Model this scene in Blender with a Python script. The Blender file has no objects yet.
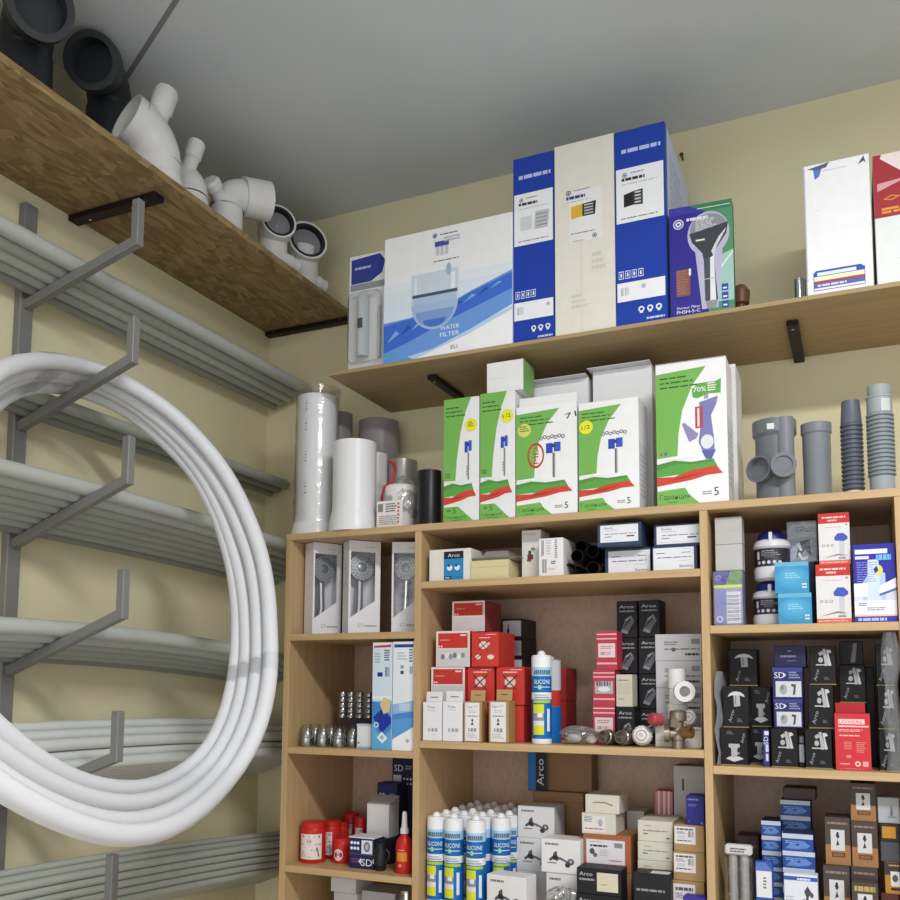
import bpy, math, random
from mathutils import Vector, Matrix
R = math.radians
random.seed(7)
SC = bpy.context.scene
COL = SC.collection
# ------------------------------------------------------------------ camera geometry (used to size things from measurements)
F, CX, CY = 905.6, 450.0, 600.0
YAW, PIT, ROL = R(24.365), R(5.447), R(0.32)
FW = Vector((-math.sin(YAW)*math.cos(PIT), math.cos(YAW)*math.cos(PIT), math.sin(PIT)))
_r = Vector((math.cos(YAW), math.sin(YAW), 0)); _u = _r.cross(FW)
RT = _r*math.cos(ROL)+_u*math.sin(ROL)
UP = -_r*math.sin(ROL)+_u*math.cos(ROL)
CAM = Vector((0, -2.1, 1.45))
def on(ax, v, x, y):
    d = FW+RT*((x-CX)/F)+UP*((CY-y)/F)
    return CAM+d*((v-CAM[ax])/d[ax])
def pj(p):
    d = Vector(p)-CAM; z = d.dot(FW)
    return CX+F*d.dot(RT)/z, CY-F*d.dot(UP)/z
# ------------------------------------------------------------------ materials
MATS = {}
def s2l(c): return c/12.92 if c <= .04045 else ((c+.055)/1.055)**2.4
def rgb(h):
    h = h.lstrip('#')
    return tuple(s2l(int(h[i:i+2], 16)/255) for i in (0, 2, 4))+(1,)
def newmat(key):
    m = bpy.data.materials.new(key); m.use_nodes = True
    return m, m.node_tree.nodes, m.node_tree.links, m.node_tree.nodes['Principled BSDF']
def P(h, rough=.5, metal=0., var=.06, scale=30., bump=0., spec=.28):
    """plain surface with a faint procedural unevenness"""
    k = (h, rough, metal, var, scale, bump, spec)
    if k in MATS: return MATS[k]
    m, N, L, b = newmat('surface_'+h.lstrip('#'))
    c = rgb(h)
    t = N.new('ShaderNodeTexCoord'); n = N.new('ShaderNodeTexNoise'); n.inputs['Scale'].default_value = scale; n.inputs['Detail'].default_value = 3
    L.new(t.outputs['Object'], n.inputs['Vector'])
    mx = N.new('ShaderNodeMix'); mx.data_type = 'RGBA'
    L.new(n.outputs['Fac'], mx.inputs['Factor'])
    mx.inputs[6].default_value = tuple(max(0, x*(1-var)) for x in c[:3])+(1,)
    mx.inputs[7].default_value = tuple(min(1, x*(1+var)) for x in c[:3])+(1,)
    L.new(mx.outputs[2], b.inputs['Base Color'])
    b.inputs['Roughness'].default_value = rough; b.inputs['Metallic'].default_value = metal
    b.inputs['Specular IOR Level'].default_value = spec
    if bump:
        bp = N.new('ShaderNodeBump'); bp.inputs['Strength'].default_value = bump; bp.inputs['Distance'].default_value = .002
        L.new(n.outputs['Fac'], bp.inputs['Height']); L.new(bp.outputs['Normal'], b.inputs['Normal'])
    MATS[k] = m
    return m
def ramp(N, *stops):
    r = N.new('ShaderNodeValToRGB')
    while len(r.color_ramp.elements) < len(stops): r.color_ramp.elements.new(.5)
    for e, (p, h) in zip(r.color_ramp.elements, stops): e.position = p; e.color = rgb(h)
    return r
def grain(axis, c1, c2, c3, rough=.45):
    k = ('grain', axis, c1)
    if k in MATS: return MATS[k]
    m, N, L, b = newmat('beech_laminate_'+axis)
    t = N.new('ShaderNodeTexCoord'); mp = N.new('ShaderNodeMapping')
    sc = {'x': (2.5, 40, 60), 'z': (40, 40, 2.5), 'y': (60, 2.5, 40)}[axis]
    mp.inputs['Scale'].default_value = sc
    n = N.new('ShaderNodeTexNoise'); n.inputs['Scale'].default_value = 1.6; n.inputs['Detail'].default_value = 5; n.inputs['Roughness'].default_value = .6
    L.new(t.outputs['Object'], mp.inputs['Vector']); L.new(mp.outputs['Vector'], n.inputs['Vector'])
    r = ramp(N, (.3, c1), (.52, c2), (.75, c3))
    L.new(n.outputs['Fac'], r.inputs['Fac']); L.new(r.outputs['Color'], b.inputs['Base Color'])
    b.inputs['Roughness'].default_value = rough
    MATS[k] = m
    return m
WX = grain('x', '#b3956a', '#bd9f74', '#c7aa80')
WZ = grain('z', '#b3946a', '#bc9e74', '#c6a97f')
WBK = grain('y', '#b59883', '#bfa28d', '#c7ab96')

def osb():
    m, N, L, b = newmat('osb_strand_board')
    t = N.new('ShaderNodeTexCoord')
    mp = N.new('ShaderNodeMapping'); mp.inputs['Scale'].default_value = (34, 12, 34); mp.inputs['Rotation'].default_value = (0, 0, .5)
    L.new(t.outputs['Object'], mp.inputs['Vector'])
    w = N.new('ShaderNodeTexNoise'); w.inputs['Scale'].default_value = 3; w.inputs['Detail'].default_value = 2
    L.new(t.outputs['Object'], w.inputs['Vector'])
    ad = N.new('ShaderNodeVectorMath'); ad.operation = 'MULTIPLY_ADD'; ad.inputs[1].default_value = (3.5, 3.5, 3.5)
    L.new(w.outputs['Color'], ad.inputs[0]); L.new(mp.outputs['Vector'], ad.inputs[2])
    v = N.new('ShaderNodeTexVoronoi'); v.inputs['Scale'].default_value = 2.2; v.inputs['Randomness'].default_value = 1
    L.new(ad.outputs['Vector'], v.inputs['Vector'])
    n = N.new('ShaderNodeTexNoise'); n.inputs['Scale'].default_value = 26; n.inputs['Detail'].default_value = 6; n.inputs['Roughness'].default_value = .7
    L.new(ad.outputs['Vector'], n.inputs['Vector'])
    mx = N.new('ShaderNodeMix'); mx.data_type = 'FLOAT'; mx.inputs['Factor'].default_value = .55
    sp = N.new('ShaderNodeSeparateColor'); L.new(v.outputs['Color'], sp.inputs['Color'])
    L.new(sp.outputs[0], mx.inputs[2]); L.new(n.outputs['Fac'], mx.inputs[3])
    r = ramp(N, (.1, '#624e30'), (.38, '#88704a'), (.62, '#9a8258'), (.9, '#b49d72'))
    L.new(mx.outputs[0], r.inputs['Fac']); L.new(r.outputs['Color'], b.inputs['Base Color'])
    b.inputs['Roughness'].default_value = .75
    bp = N.new('ShaderNodeBump'); bp.inputs['Strength'].default_value = .25; bp.inputs['Distance'].default_value = .002
    L.new(mx.outputs[0], bp.inputs['Height']); L.new(bp.outputs['Normal'], b.inputs['Normal'])
    return m
OSB = osb()
def plaster(name, c1, c2, sc):
    m, N, L, b = newmat(name)
    t = N.new('ShaderNodeTexCoord'); n = N.new('ShaderNodeTexNoise'); n.inputs['Scale'].default_value = sc; n.inputs['Detail'].default_value = 4
    L.new(t.outputs['Object'], n.inputs['Vector'])
    r = ramp(N, (.3, c1), (.7, c2)); L.new(n.outputs['Fac'], r.inputs['Fac']); L.new(r.outputs['Color'], b.inputs['Base Color'])
    n2 = N.new('ShaderNodeTexNoise'); n2.inputs['Scale'].default_value = 160; L.new(t.outputs['Object'], n2.inputs['Vector'])
    bp = N.new('ShaderNodeBump'); bp.inputs['Strength'].default_value = .15; bp.inputs['Distance'].default_value = .002
    L.new(n2.outputs['Fac'], bp.inputs['Height']); L.new(bp.outputs['Normal'], b.inputs['Normal'])
    b.inputs['Roughness'].default_value = .85; b.inputs['Specular IOR Level'].default_value = .2
    return m
WALL = plaster('cream_wall_paint', '#dad2ae', '#e0d8b6', 2.5)
CEIL = plaster('white_ceiling_paint', '#ccd3d8', '#d4dadf', 3)
FLOORM = plaster('grey_floor_tile', '#c4bfb7', '#cfcac2', 4)
def clear(tint='#ffffff', gloss=.05, key='clear_film', rough=.12, bump=.6, opac=0., ocol='#dfe3e6'):
    k = (key, tint)
    if k in MATS: return MATS[k]
    m, N, L, b = newmat(key)
    N.remove(b); out = N['Material Output']
    tr = N.new('ShaderNodeBsdfTransparent'); tr.inputs['Color'].default_value = rgb(tint)
    gl = N.new('ShaderNodeBsdfGlossy'); gl.inputs['Roughness'].default_value = rough
    t = N.new('ShaderNodeTexCoord'); n = N.new('ShaderNodeTexNoise'); n.inputs['Scale'].default_value = 28; n.inputs['Detail'].default_value = 3
    L.new(t.outputs['Object'], n.inputs['Vector'])
    bp = N.new('ShaderNodeBump'); bp.inputs['Strength'].default_value = bump; bp.inputs['Distance'].default_value = .006
    L.new(n.outputs['Fac'], bp.inputs['Height']); L.new(bp.outputs['Normal'], gl.inputs['Normal'])
    lw = N.new('ShaderNodeLayerWeight'); lw.inputs['Blend'].default_value = .25; L.new(bp.outputs['Normal'], lw.inputs['Normal'])
    ma = N.new('ShaderNodeMath'); ma.operation = 'MULTIPLY_ADD'; ma.inputs[1].default_value = .5; ma.inputs[2].default_value = gloss
    L.new(lw.outputs['Fresnel'], ma.inputs[0])
    mx = N.new('ShaderNodeMixShader'); L.new(ma.outputs[0], mx.inputs['Fac']); L.new(gl.outputs[0], mx.inputs[2])
    if opac:
        df = N.new('ShaderNodeBsdfDiffuse'); df.inputs['Color'].default_value = rgb(ocol)
        m2 = N.new('ShaderNodeMixShader'); m2.inputs['Fac'].default_value = opac
        L.new(tr.outputs[0], m2.inputs[1]); L.new(df.outputs[0], m2.inputs[2]); L.new(m2.outputs[0], mx.inputs[1])
    else: L.new(tr.outputs[0], mx.inputs[1])
    L.new(mx.outputs[0], out.inputs['Surface'])
    MATS[k] = m
    return m
FILM = clear()
BAG = clear('#f4f4f4', .16, 'crumpled_bag', .1, 1., .10)
HAZE = clear('#eef0f2', .12, 'milky_sheet', .2, .6, .55, '#c9ced8')
TAPE = clear('#ffffff', .06, 'clear_tape', .1, .5)
WH, OFF, CREAM, KRAFT = '#e9e9ec', '#d9d8d6', '#d8d2bd', '#b08d5e'
BLK, NAVY, RED = '#1d1c20', '#232a5e', '#c8322c'
CHROME = ('#c8cacc', .12, 1., .03)
def C(h): return P(*h) if isinstance(h, tuple) else (h if not isinstance(h, str) else P(h))
# ------------------------------------------------------------------ mesh builder
def axm(o, d, roll=0.):
    """matrix that puts +Z along d at o"""
    d = Vector(d).normalized()
    q = Vector((0, 0, 1)).rotation_difference(d)
    return Matrix.Translation(Vector(o)) @ q.to_matrix().to_4x4() @ Matrix.Rotation(roll, 4, 'Z')
class MB:
    def __init__(s): s.v = []; s.f = []; s.m = []; s.sm = []; s.mats = []
    def mi(s, m):
        m = C(m)
        if m not in s.mats: s.mats.append(m)
        return s.mats.index(m)
    def add(s, vs, fs, m, smooth=False, xf=None):
        b = len(s.v); i = s.mi(m) if not callable(m) else None
        for p in vs:
            p = Vector(p); s.v.append(tuple(xf @ p) if xf is not None else tuple(p))
        for k, f in enumerate(fs):
            s.f.append([b+j for j in f]); s.m.append(i if i is not None else s.mi(m(k))); s.sm.append(smooth)
    def box(s, a, b, m, c=.0012, xf=None):
        lo = [min(a[i], b[i]) for i in range(3)]; hi = [max(a[i], b[i]) for i in range(3)]
        c = min(c, .45*min(hi[i]-lo[i] for i in range(3)))
        idx = {}; vs = []
        for sx in (0, 1):
            for sy in (0, 1):
                for sz in (0, 1):
                    S = (sx, sy, sz)
                    for ax in range(3):
                        p = [((hi[i]-(0 if i == ax else c)) if S[i] else (lo[i]+(0 if i == ax else c))) for i in range(3)]
                        idx[S+(ax,)] = len(vs); vs.append(p)
        fs = []
        def key(ax, sa, b_, sb, c_, sc_, k):
            S = [0, 0, 0]; S[ax] = sa; S[b_] = sb; S[c_] = sc_
            return idx[tuple(S)+(k,)]
        for ax in range(3):
            b_, c_ = (ax+1) % 3, (ax+2) % 3
            for sa in (0, 1):
                f = [key(ax, sa, b_, 0, c_, 0, ax), key(ax, sa, b_, 1, c_, 0, ax), key(ax, sa, b_, 1, c_, 1, ax), key(ax, sa, b_, 0, c_, 1, ax)]
                fs.append(f if sa else f[::-1])
            for sa in (0, 1):
                for sb in (0, 1):
                    fs.append([key(ax, sa, b_, sb, c_, 0, ax), key(ax, sa, b_, sb, c_, 1, ax), key(ax, sa, b_, sb, c_, 1, b_), key(ax, sa, b_, sb, c_, 0, b_)])
        for sx in (0, 1):
            for sy in (0, 1):
                for sz in (0, 1): fs.append([idx[(sx, sy, sz, k)] for k in range(3)])
        s.add(vs, fs, m, False, xf)
    def lathe(s, prof, m, seg=24, xf=None, smooth=True, capb=True, capt=True):
        """prof: (r, z) list; m: material or function(i_segment, i_band)"""
        vs = []; fs = []; mm = []
        pr = [prof[0]]; keep = []                       # split rings at sharp corners so the shading stays crisp
        for j in range(1, len(prof)):
            pr.append(prof[j]); keep.append((len(pr)-2, j-1))
            if j < len(prof)-1:
                (r0, z0), (r1, z1), (r2, z2) = prof[j-1:j+2]
                a0, a1 = math.atan2(z1-z0, r1-r0), math.atan2(z2-z1, r2-r1)
                if abs((a1-a0+math.pi) % (2*math.pi)-math.pi) > .6: pr.append(prof[j])
        for r, z in pr:
            for i in range(seg):
                a = 2*math.pi*i/seg; vs.append((r*math.cos(a), r*math.sin(a), z))
        for q, j in keep:
            for i in range(seg):
                k = (i+1) % seg
                fs.append((q*seg+i, q*seg+k, (q+1)*seg+k, (q+1)*seg+i)); mm.append((i, j))
        if callable(m): s.add(vs, fs, lambda q: m(*mm[q]), smooth, xf)
        else: s.add(vs, fs, m, smooth, xf)
        n = len(prof)
        cm = m if not callable(m) else m(0, 0); ct = m if not callable(m) else m(0, n-2)
        if capb and prof[0][0] > 1e-5: s.add(vs[:seg], [tuple(range(seg))[::-1]], cm, False, xf)
        if capt and prof[-1][0] > 1e-5: s.add(vs[-seg:], [tuple(range(seg))], ct, False, xf)
    def cyl(s, p0, p1, r, m, seg=16, r1=None):
        d = Vector(p1)-Vector(p0)
        s.lathe([(r, 0), (r if r1 is None else r1, d.length)], m, seg, axm(p0, d))
    def pipe(s, p0, p1, ro, ri, m, seg=28, lip=0.):
        """open-ended pipe: open at p1"""
        d = Vector(p1)-Vector(p0); n = d.length
        pr = [(ro, 0), (ro, n-lip)]+([(ro+lip*.35, n-lip), (ro+lip*.35, n)] if lip else [(ro, n)])+[(ri, n), (ri, n*.25), (.0001, n*.25)]
        s.lathe(pr, m, seg, axm(p0, d), True, True, False)
    def tube(s, pts, r, m, seg=12, closed=False, cap=True, rf=None):
        pts = [Vector(p) for p in pts]; n = len(pts); vs = []; fs = []
        up = None
        for i, p in enumerate(pts):
            a = pts[(i-1) % n] if (closed or i > 0) else p; b = pts[(i+1) % n] if (closed or i < n-1) else p
            t = (b-a).normalized()
            if up is None: up = t.orthogonal().normalized()
            up = (up-t*up.dot(t)).normalized(); q = t.cross(up)
            rr = r if rf is None else rf(i/(n-1))
            for k in range(seg):
                an = 2*math.pi*k/seg; vs.append(p+(up*math.cos(an)+q*math.sin(an))*rr)
        for i in range(n if closed else n-1):
            j = (i+1) % n
            for k in range(seg):
                l = (k+1) % seg; fs.append((i*seg+k, i*seg+l, j*seg+l, j*seg+k))
        s.add(vs, fs, m, True)
        if cap and not closed:
            s.add(vs[:seg], [tuple(range(seg))[::-1]], m); s.add(vs[-seg:], [tuple(range(seg))], m)
    def ball(s, c, r, m, seg=16, sc=(1, 1, 1), xf=None):
        pr = [(max(1e-4, math.sin(math.pi*i/10)), -math.cos(math.pi*i/10)) for i in range(11)]
        x = Matrix.Translation(Vector(c)) @ Matrix.Diagonal((r*sc[0], r*sc[1], r*sc[2], 1))
        s.lathe(pr, m, seg, x if xf is None else xf @ x, True, False, False)
    def lump(s, c, r, m, sc=(1, 1, 1), seed=1, n=18, k=.28):
        """crumpled blob"""
        rn = random.Random(seed); vs = []; fs = []; q = 12
        for j in range(q+1):
            for i in range(n):
                a = 2*math.pi*i/n; b = -math.pi/2+math.pi*j/q; f = 1-k*rn.random() if 0 < j < q else .8
                vs.append((c[0]+r*sc[0]*f*math.cos(b)*math.cos(a), c[1]+r*sc[1]*f*math.cos(b)*math.sin(a), c[2]+r*sc[2]*f*math.sin(b)))
        for j in range(q):
            for i in range(n): fs.append((j*n+i, j*n+(i+1) % n, (j+1)*n+(i+1) % n, (j+1)*n+i))
        s.add(vs, fs, m, False)
    def build(s, name, parent=None, loc=(0, 0, 0), rot=0.):
        me = bpy.data.meshes.new(name); me.from_pydata(s.v, [], s.f)
        for m in s.mats: me.materials.append(m)
        me.polygons.foreach_set('material_index', s.m); me.polygons.foreach_set('use_smooth', s.sm)
        me.update()
        o = bpy.data.objects.new(name, me); COL.objects.link(o)
        o.location = loc; o.rotation_euler = (0, 0, rot)
        if parent is not None: o.parent = parent
        return o
TXT = {}
def text2d(t):
    if t not in TXT:
        cu = bpy.data.curves.new('t', 'FONT'); cu.body = t; cu.resolution_u = 2; cu.align_x = 'LEFT'
        ob = bpy.data.objects.new('t', cu); COL.objects.link(ob)
        bpy.context.view_layer.update()
        dg = bpy.context.evaluated_depsgraph_get()
        me = bpy.data.meshes.new_from_object(ob.evaluated_get(dg))
        vs = [(v.co.x, v.co.y) for v in me.vertices]; fs = [tuple(p.vertices) for p in me.polygons]
        bpy.data.objects.remove(ob); bpy.data.curves.remove(cu); bpy.data.meshes.remove(me)
        x0 = min(v[0] for v in vs); x1 = max(v[0] for v in vs); y0 = min(0, min(v[1] for v in vs) if len(t) == 1 else 0)
        TXT[t] = ([(v[0]-x0, v[1]-y0) for v in vs], fs, x1-x0)
    return TXT[t]
class G:
    """draws flat printing on a face; u,v in 0..1 of the face"""
    def __init__(s, mb, mapf, W, H, off=.0003): s.mb = mb; s.mp = mapf; s.W = W; s.H = H; s.o = off; s.curved = getattr(mapf, 'curved', False)
    def _a(s, p2, fs, m):
        s.o += .00002
        s.mb.add([s.mp(x, y, s.o) for x, y in p2], fs, m)
    def p(s, pts, m): s._a([(a*s.W, b*s.H) for a, b in pts], [tuple(range(len(pts)))], m)
    def r(s, a, b, c, d, m):
        if not s.curved: return s.p([(a, b), (c, b), (c, d), (a, d)], m)
        n = max(1, int((c-a)*10+.9)); q = [a+(c-a)*i/n for i in range(n+1)]
        s._a([(x*s.W, y*s.H) for y in (b, d) for x in q], [(i, i+1, n+2+i, n+1+i) for i in range(n)], m)
    def e(s, cx, cy, rx, ry, m, n=20, inner=0):
        q = [(cx+rx*math.cos(6.28319*i/n), cy+ry*math.sin(6.28319*i/n)) for i in range(n)]
        if inner:
            q2 = [(cx+rx*inner*math.cos(6.28319*i/n), cy+ry*inner*math.sin(6.28319*i/n)) for i in range(n)]
            s._a([(a*s.W, b*s.H) for a, b in q+q2], [(i, (i+1) % n, n+(i+1) % n, n+i) for i in range(n)], m)
        elif s.curved: s._a([(a*s.W, b*s.H) for a, b in q+[(cx, cy)]], [(i, (i+1) % n, n) for i in range(n)], m)
        else: s.p(q, m)
    def c(s, cx, cy, rx, m, inner=0): s.e(cx, cy, rx, rx*s.W/s.H, m, 20, inner)
    def t(s, txt, u, v, h, m, w=None, al='l', rot=0):
        vs, fs, tw = text2d(txt)
        sy = h*s.H/.73; sx = sy if w is None else w*(s.W if rot % 180 == 0 else s.H)/tw
        ox = {'l': 0, 'c': -.5, 'r': -1}[al]*tw*sx; ca, sa = math.cos(R(rot)), math.sin(R(rot))
        out = []
        for x, y in vs:
            X = x*sx+ox; Y = y*sy; out.append((u*s.W+X*ca-Y*sa, v*s.H+X*sa+Y*ca))
        s._a(out, fs, m)
    def ln(s, a, b, c, d, n, m, fill=.55, dash=True, seed=0):
        """rows of small print"""
        s.o += .00002; rn = random.Random(seed+n); vs = []; fs = []
        for k in range(n):
            y1 = d-(d-b)*k/n; y0 = y1-(d-b)/n*fill; x = a; end = a+(c-a)*(rn.uniform(.6, 1) if n > 1 else 1)
            while x < end-.01:
                w = (rn.uniform(.1, .3)*(c-a)) if dash else end-x
                e = min(end, x+w); q = len(vs)
                vs += [(x*s.W, y0*s.H), (e*s.W, y0*s.H), (e*s.W, y1*s.H), (x*s.W, y1*s.H)]; fs.append((q, q+1, q+2, q+3))
                x = e+.035*(c-a)
        s.mb.add([s.mp(x, y, s.o) for x, y in vs], fs, m)
    def bar(s, a, b, c, d, m='#333338', n=14):
        s.o += .00002; rn = random.Random(n); vs = []; fs = []; x = a
        while x < c:
            w = (c-a)/n*rn.uniform(.3, .8); q = len(vs); e = min(c, x+w)
            vs += [(x*s.W, b*s.H), (e*s.W, b*s.H), (e*s.W, d*s.H), (x*s.W, d*s.H)]; fs.append((q, q+1, q+2, q+3)); x += (c-a)/n*rn.uniform(.8, 1.3)
        s.mb.add([s.mp(x, y, s.o) for x, y in vs], fs, m)
def flat(o, u, v, n):
    o, u, v, n = map(Vector, (o, u, v, n))
    return lambda x, y, e: o+u*x+v*y+n*e
def wrap(r, z0, a0=-math.pi/2, cx=0, cy=0):
    """print wrapped round an upright cylinder, u=0 at angle a0"""
    f = lambda x, y, e: (cx+(r+e)*math.cos(a0+x/r), cy+(r+e)*math.sin(a0+x/r), z0+y)
    f.curved = True
    return f
# ------------------------------------------------------------------ things
def tag(o, label, cat, group=None):
    o['label'] = label; o['category'] = cat
    if group: o['group'] = group
    return o
def thing(name, label, cat, loc, group=None, rot=0.):
    o = bpy.data.objects.new(name, None); COL.objects.link(o); o.location = loc; o.rotation_euler = (0, 0, rot); o.empty_display_size = .02
    return tag(o, label, cat, group)
def struct(name, mb):
    o = mb.build(name); o['kind'] = 'structure'; return o
class B: pass
def bx(name, label, cat, px, Y, d, base, col, face=None, rot=0., side=None, group=None, parts=None, h=None, open_front=False, w=None, mt=9.):
    """carton whose front face spans px=(left, top, right, bottom); base is a height or the carton below"""
    b = B(); ym = (px[1]+px[3])/2; th = R(rot)
    p0 = on(1, Y, px[0], ym)
    if w is None:
        lo, hi = 0., 3.
        for _ in range(50):
            w = (lo+hi)/2
            if pj(p0+Vector((math.cos(th)*w, math.sin(th)*w, 0)))[0] < px[2]: lo = w
            else: hi = w
    w -= .0012
    z0 = on(1, Y, (px[0]+px[2])/2, px[3])[2] if base is None else (base.top if isinstance(base, B) else base)+.0004
    mid = p0+Vector((math.cos(th)*w/2, math.sin(th)*w/2, 0))
    if h is None:
        lo, hi = z0, z0+2
        for _ in range(50):
            z = (lo+hi)/2
            if pj((mid.x, mid.y, z))[1] > px[1]: lo = z
            else: hi = z
        h = min(z, mt)-z0
    b.w, b.d, b.h, b.top, b.col = w, d, h, z0+h, col
    b.loc = (p0.x+.0006*math.cos(th), p0.y+.0006*math.sin(th), z0); b.rot = th
    mb = MB()
    if open_front:
        t = .0015
        mb.box((0, 0, 0), (t, d, h), col); mb.box((w-t, 0, 0), (w, d, h), col); mb.box((t, d-t, 0), (w-t, d, h), col)
        mb.box((t, 0, 0), (w-t, d-t, t), col); mb.box((t, 0, h-t), (w-t, d-t, h), col)
    else: mb.box((0, 0, 0), (w, d, h), col)
    b.mb = mb
    b.front = lambda: G(mb, flat((0, 0, 0), (1, 0, 0), (0, 0, 1), (0, -1, 0)), w, h)
    b.right = lambda: G(mb, flat((w, 0, 0), (0, 1, 0), (0, 0, 1), (1, 0, 0)), d, h)
    b.left = lambda: G(mb, flat((0, d, 0), (0, -1, 0), (0, 0, 1), (-1, 0, 0)), d, h)
    b.upper = lambda: G(mb, flat((0, 0, h), (1, 0, 0), (0, 1, 0), (0, 0, 1)), w, d)
    b.under = lambda: G(mb, flat((0, d, 0), (1, 0, 0), (0, -1, 0), (0, 0, -1)), w, d)
    if face: face(b.front())
    if side: side(b.right())
    b.obj = mb.build(name, None, b.loc, th); tag(b.obj, label, cat, group)
    if parts: parts(b)
    return b
def sticker(b, a, c, e, f, draw=None, col='#e6e6ea', name='label_sticker', lab=None, m=None):
    """paper label on the front of carton b, u/v rectangle a,c..e,f"""
    mb = MB(); w, h = (e-a)*b.w, (f-c)*b.h
    mb.box((0, -.0006, 0), (w, 0, h), col, .0001)
    if draw: draw(G(mb, flat((0, -.0006, 0), (1, 0, 0), (0, 0, 1), (0, -1, 0)), w, h, .0001))
    o = mb.build(name, b.obj, (a*b.w, 0, c*b.h))
    if lab: o['label'] = lab
    return o
def flap(b, a=.0, e=1., out=.02, th=.0015, col=None, z=None, y=0.):
    """cardboard flap sticking out of the top front edge"""
    mb = MB(); mb.box((a*b.w, -out, -th), (e*b.w, b.d*.5, 0), col or b.col, .0003)
    return mb.build('lid_flap', b.obj, (0, y, (b.h if z is None else z)+th+.0003))
def upflap(b, a, e, hh, col=None, y=.01, lean=0., draw=None):
    mb = MB(); mb.box((a*b.w, 0, 0), (e*b.w, .0015, hh), col or b.col, .0003)
    if draw: draw(G(mb, flat((a*b.w, 0, 0), (1, 0, 0), (0, 0, 1), (0, -1, 0)), (e-a)*b.w, hh, .0002))
    o = mb.build('lid_flap', b.obj, (0, y, b.h+.0005)); o.rotation_euler = (R(lean), 0, 0)
    return o

# ================================================================== the room
XW, YW, ZC = -1.803, .3725, 3.012
mb = MB(); mb.box((XW-.1, -3.2, 0), (XW, YW+.1, ZC), WALL, 0); struct('wall_left', mb)
mb = MB(); mb.box((XW-.1, YW, 0), (2.4, YW+.1, ZC), WALL, 0); struct('wall_back', mb)
mb = MB(); mb.box((XW-.1, -3.2, ZC), (2.4, YW+.1, ZC+.1), CEIL, 0); struct('ceiling', mb)
mb = MB(); mb.box((XW-.1, -3.2, -.1), (2.4, YW+.1, 0), FLOORM, 0); struct('floor', mb)
a, b_ = on(2, ZC, 128, 75), on(2, ZC, 180, -6)
d_ = (b_-a).normalized(); a = a-d_*.02; b_ = b_+d_*.9
mb = MB(); mb.box((0, -.006, -.0015), ((b_-a).length, .006, 0), P('#838684', .9), .0003, Matrix.Translation(a) @ Matrix.Rotation(math.atan2(d_.y, d_.x), 4, 'Z'))
o = mb.build('trim_1'); o['kind'] = 'structure'; o['label'] = 'dark joint line across the ceiling boards'
# ------------------------------------------------------------------ plank shelf high on the left wall
ZO, XO = 2.642, -1.466
ZOT = ZO+.018
os_ = thing('wall_shelf', 'rough strand board shelf along the left wall, holding pipe fittings', 'shelf', (XW, -.6, ZO))
mb = MB(); mb.box((.0005, -1.6, 0), (XO-XW, YW+.6-.001, .018), OSB, .001); mb.build('board', os_)
IRON = P('#241d1f', .5, .3, .1)
mb = MB(); mb.box((.001, .105, -.016), (.285, .14, -.0005), IRON, .002)
for q in (.06, .2): mb.cyl((q, .122, -.0165), (q, .122, -.019), .004, CHROME, 10)
mb.build('shelf_bracket', os_)
mb = MB(); mb.box((.004, YW+.6-.032, -.015), (.335, YW+.6-.004, -.0005), IRON, .002)
for q in (.04, .3): mb.cyl((q, YW+.6-.0325, -.008), (q, YW+.6-.035, -.008), .003, CHROME, 10)
mb.build('shelf_bracket', os_)
# ------------------------------------------------------------------ steel rack with six arms
STEEL = P('#858584', .5, .25, .1, 18)
YR = -.62
roots = [2.348, 2.052, 1.773, 1.478, 1.178, .865]
tips = [2.440, 2.168, 1.897, 1.603, 1.299, 1.0]
rk = thing('pipe_rack', 'grey welded steel pipe rack with six upturned arms on left wall', 'rack', (XW, YR, 0))
mb = MB(); mb.box((.0005, -.019, .02), (.022, .019, 2.60), STEEL, .002); mb.build('post', rk)
for zr, zt in zip(roots, tips):
    mb = MB(); sl = math.atan2(zt-zr, .345)
    x = Matrix.Translation((.02, 0, zr)) @ Matrix.Rotation(-sl, 4, 'Y')
    mb.box((0, -.010, -.011), (.345/math.cos(sl), .010, .011), STEEL, .0015, x); mb.build('arm', rk)
    mb = MB(); mb.box((.348, -.0102, zt-.013), (.368, .0102, zt+.095), STEEL, .0015); mb.build('arm_tip', rk)
# ------------------------------------------------------------------ lengths of pipe lying on the arms
def slot(k, i, j, r, start):              # i-th place in layer j of a heap of equal pipes lying on the sloping arm k
    sl = math.atan2(tips[k]-roots[k], .345); al = start+r+i*(2*r+.0006)+j*(r+.0003); up = .0118+r+j*r*1.745
    return .02+al*math.cos(sl)-up*math.sin(sl), roots[k]+al*math.sin(sl)+up*math.cos(sl)
ORD = ['nearest the wall', 'second from the wall', 'third from the wall', 'fourth from the wall', 'fifth from the wall', 'sixth from the wall', 'seventh from the wall', 'outermost']
ARM = ['topmost', 'second', 'third', 'fourth', 'fifth', 'lowest']
def long_pipe(k, dx, z, r, m, label, droop=.0, y0=-1.75, y1=.345, seg=14, group=None, dz=0.):
    pts = []
    for i in range(15):
        y = y0+(y1-y0)*i/14; t = y-YR
        pts.append((XW+dx, y, z-droop*t*t+dz*t))
    mb = MB(); mb.tube([Vector(p)-Vector((XW+dx, y0, z)) for p in pts], r, m, seg)
    ring = [Vector(p)-Vector((XW+dx, y0, z)) for p in pts[-1:]][0]
    o = mb.build('plastic_pipe', None, (XW+dx, y0, z)); tag(o, label, 'pipe', group)
    return o
PG, PG2, PW, PD = P('#a3a8a0', .4), P('#b3b8b2', .4), P('#c9cdcb', .4), P('#8d918a', .4)
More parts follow.
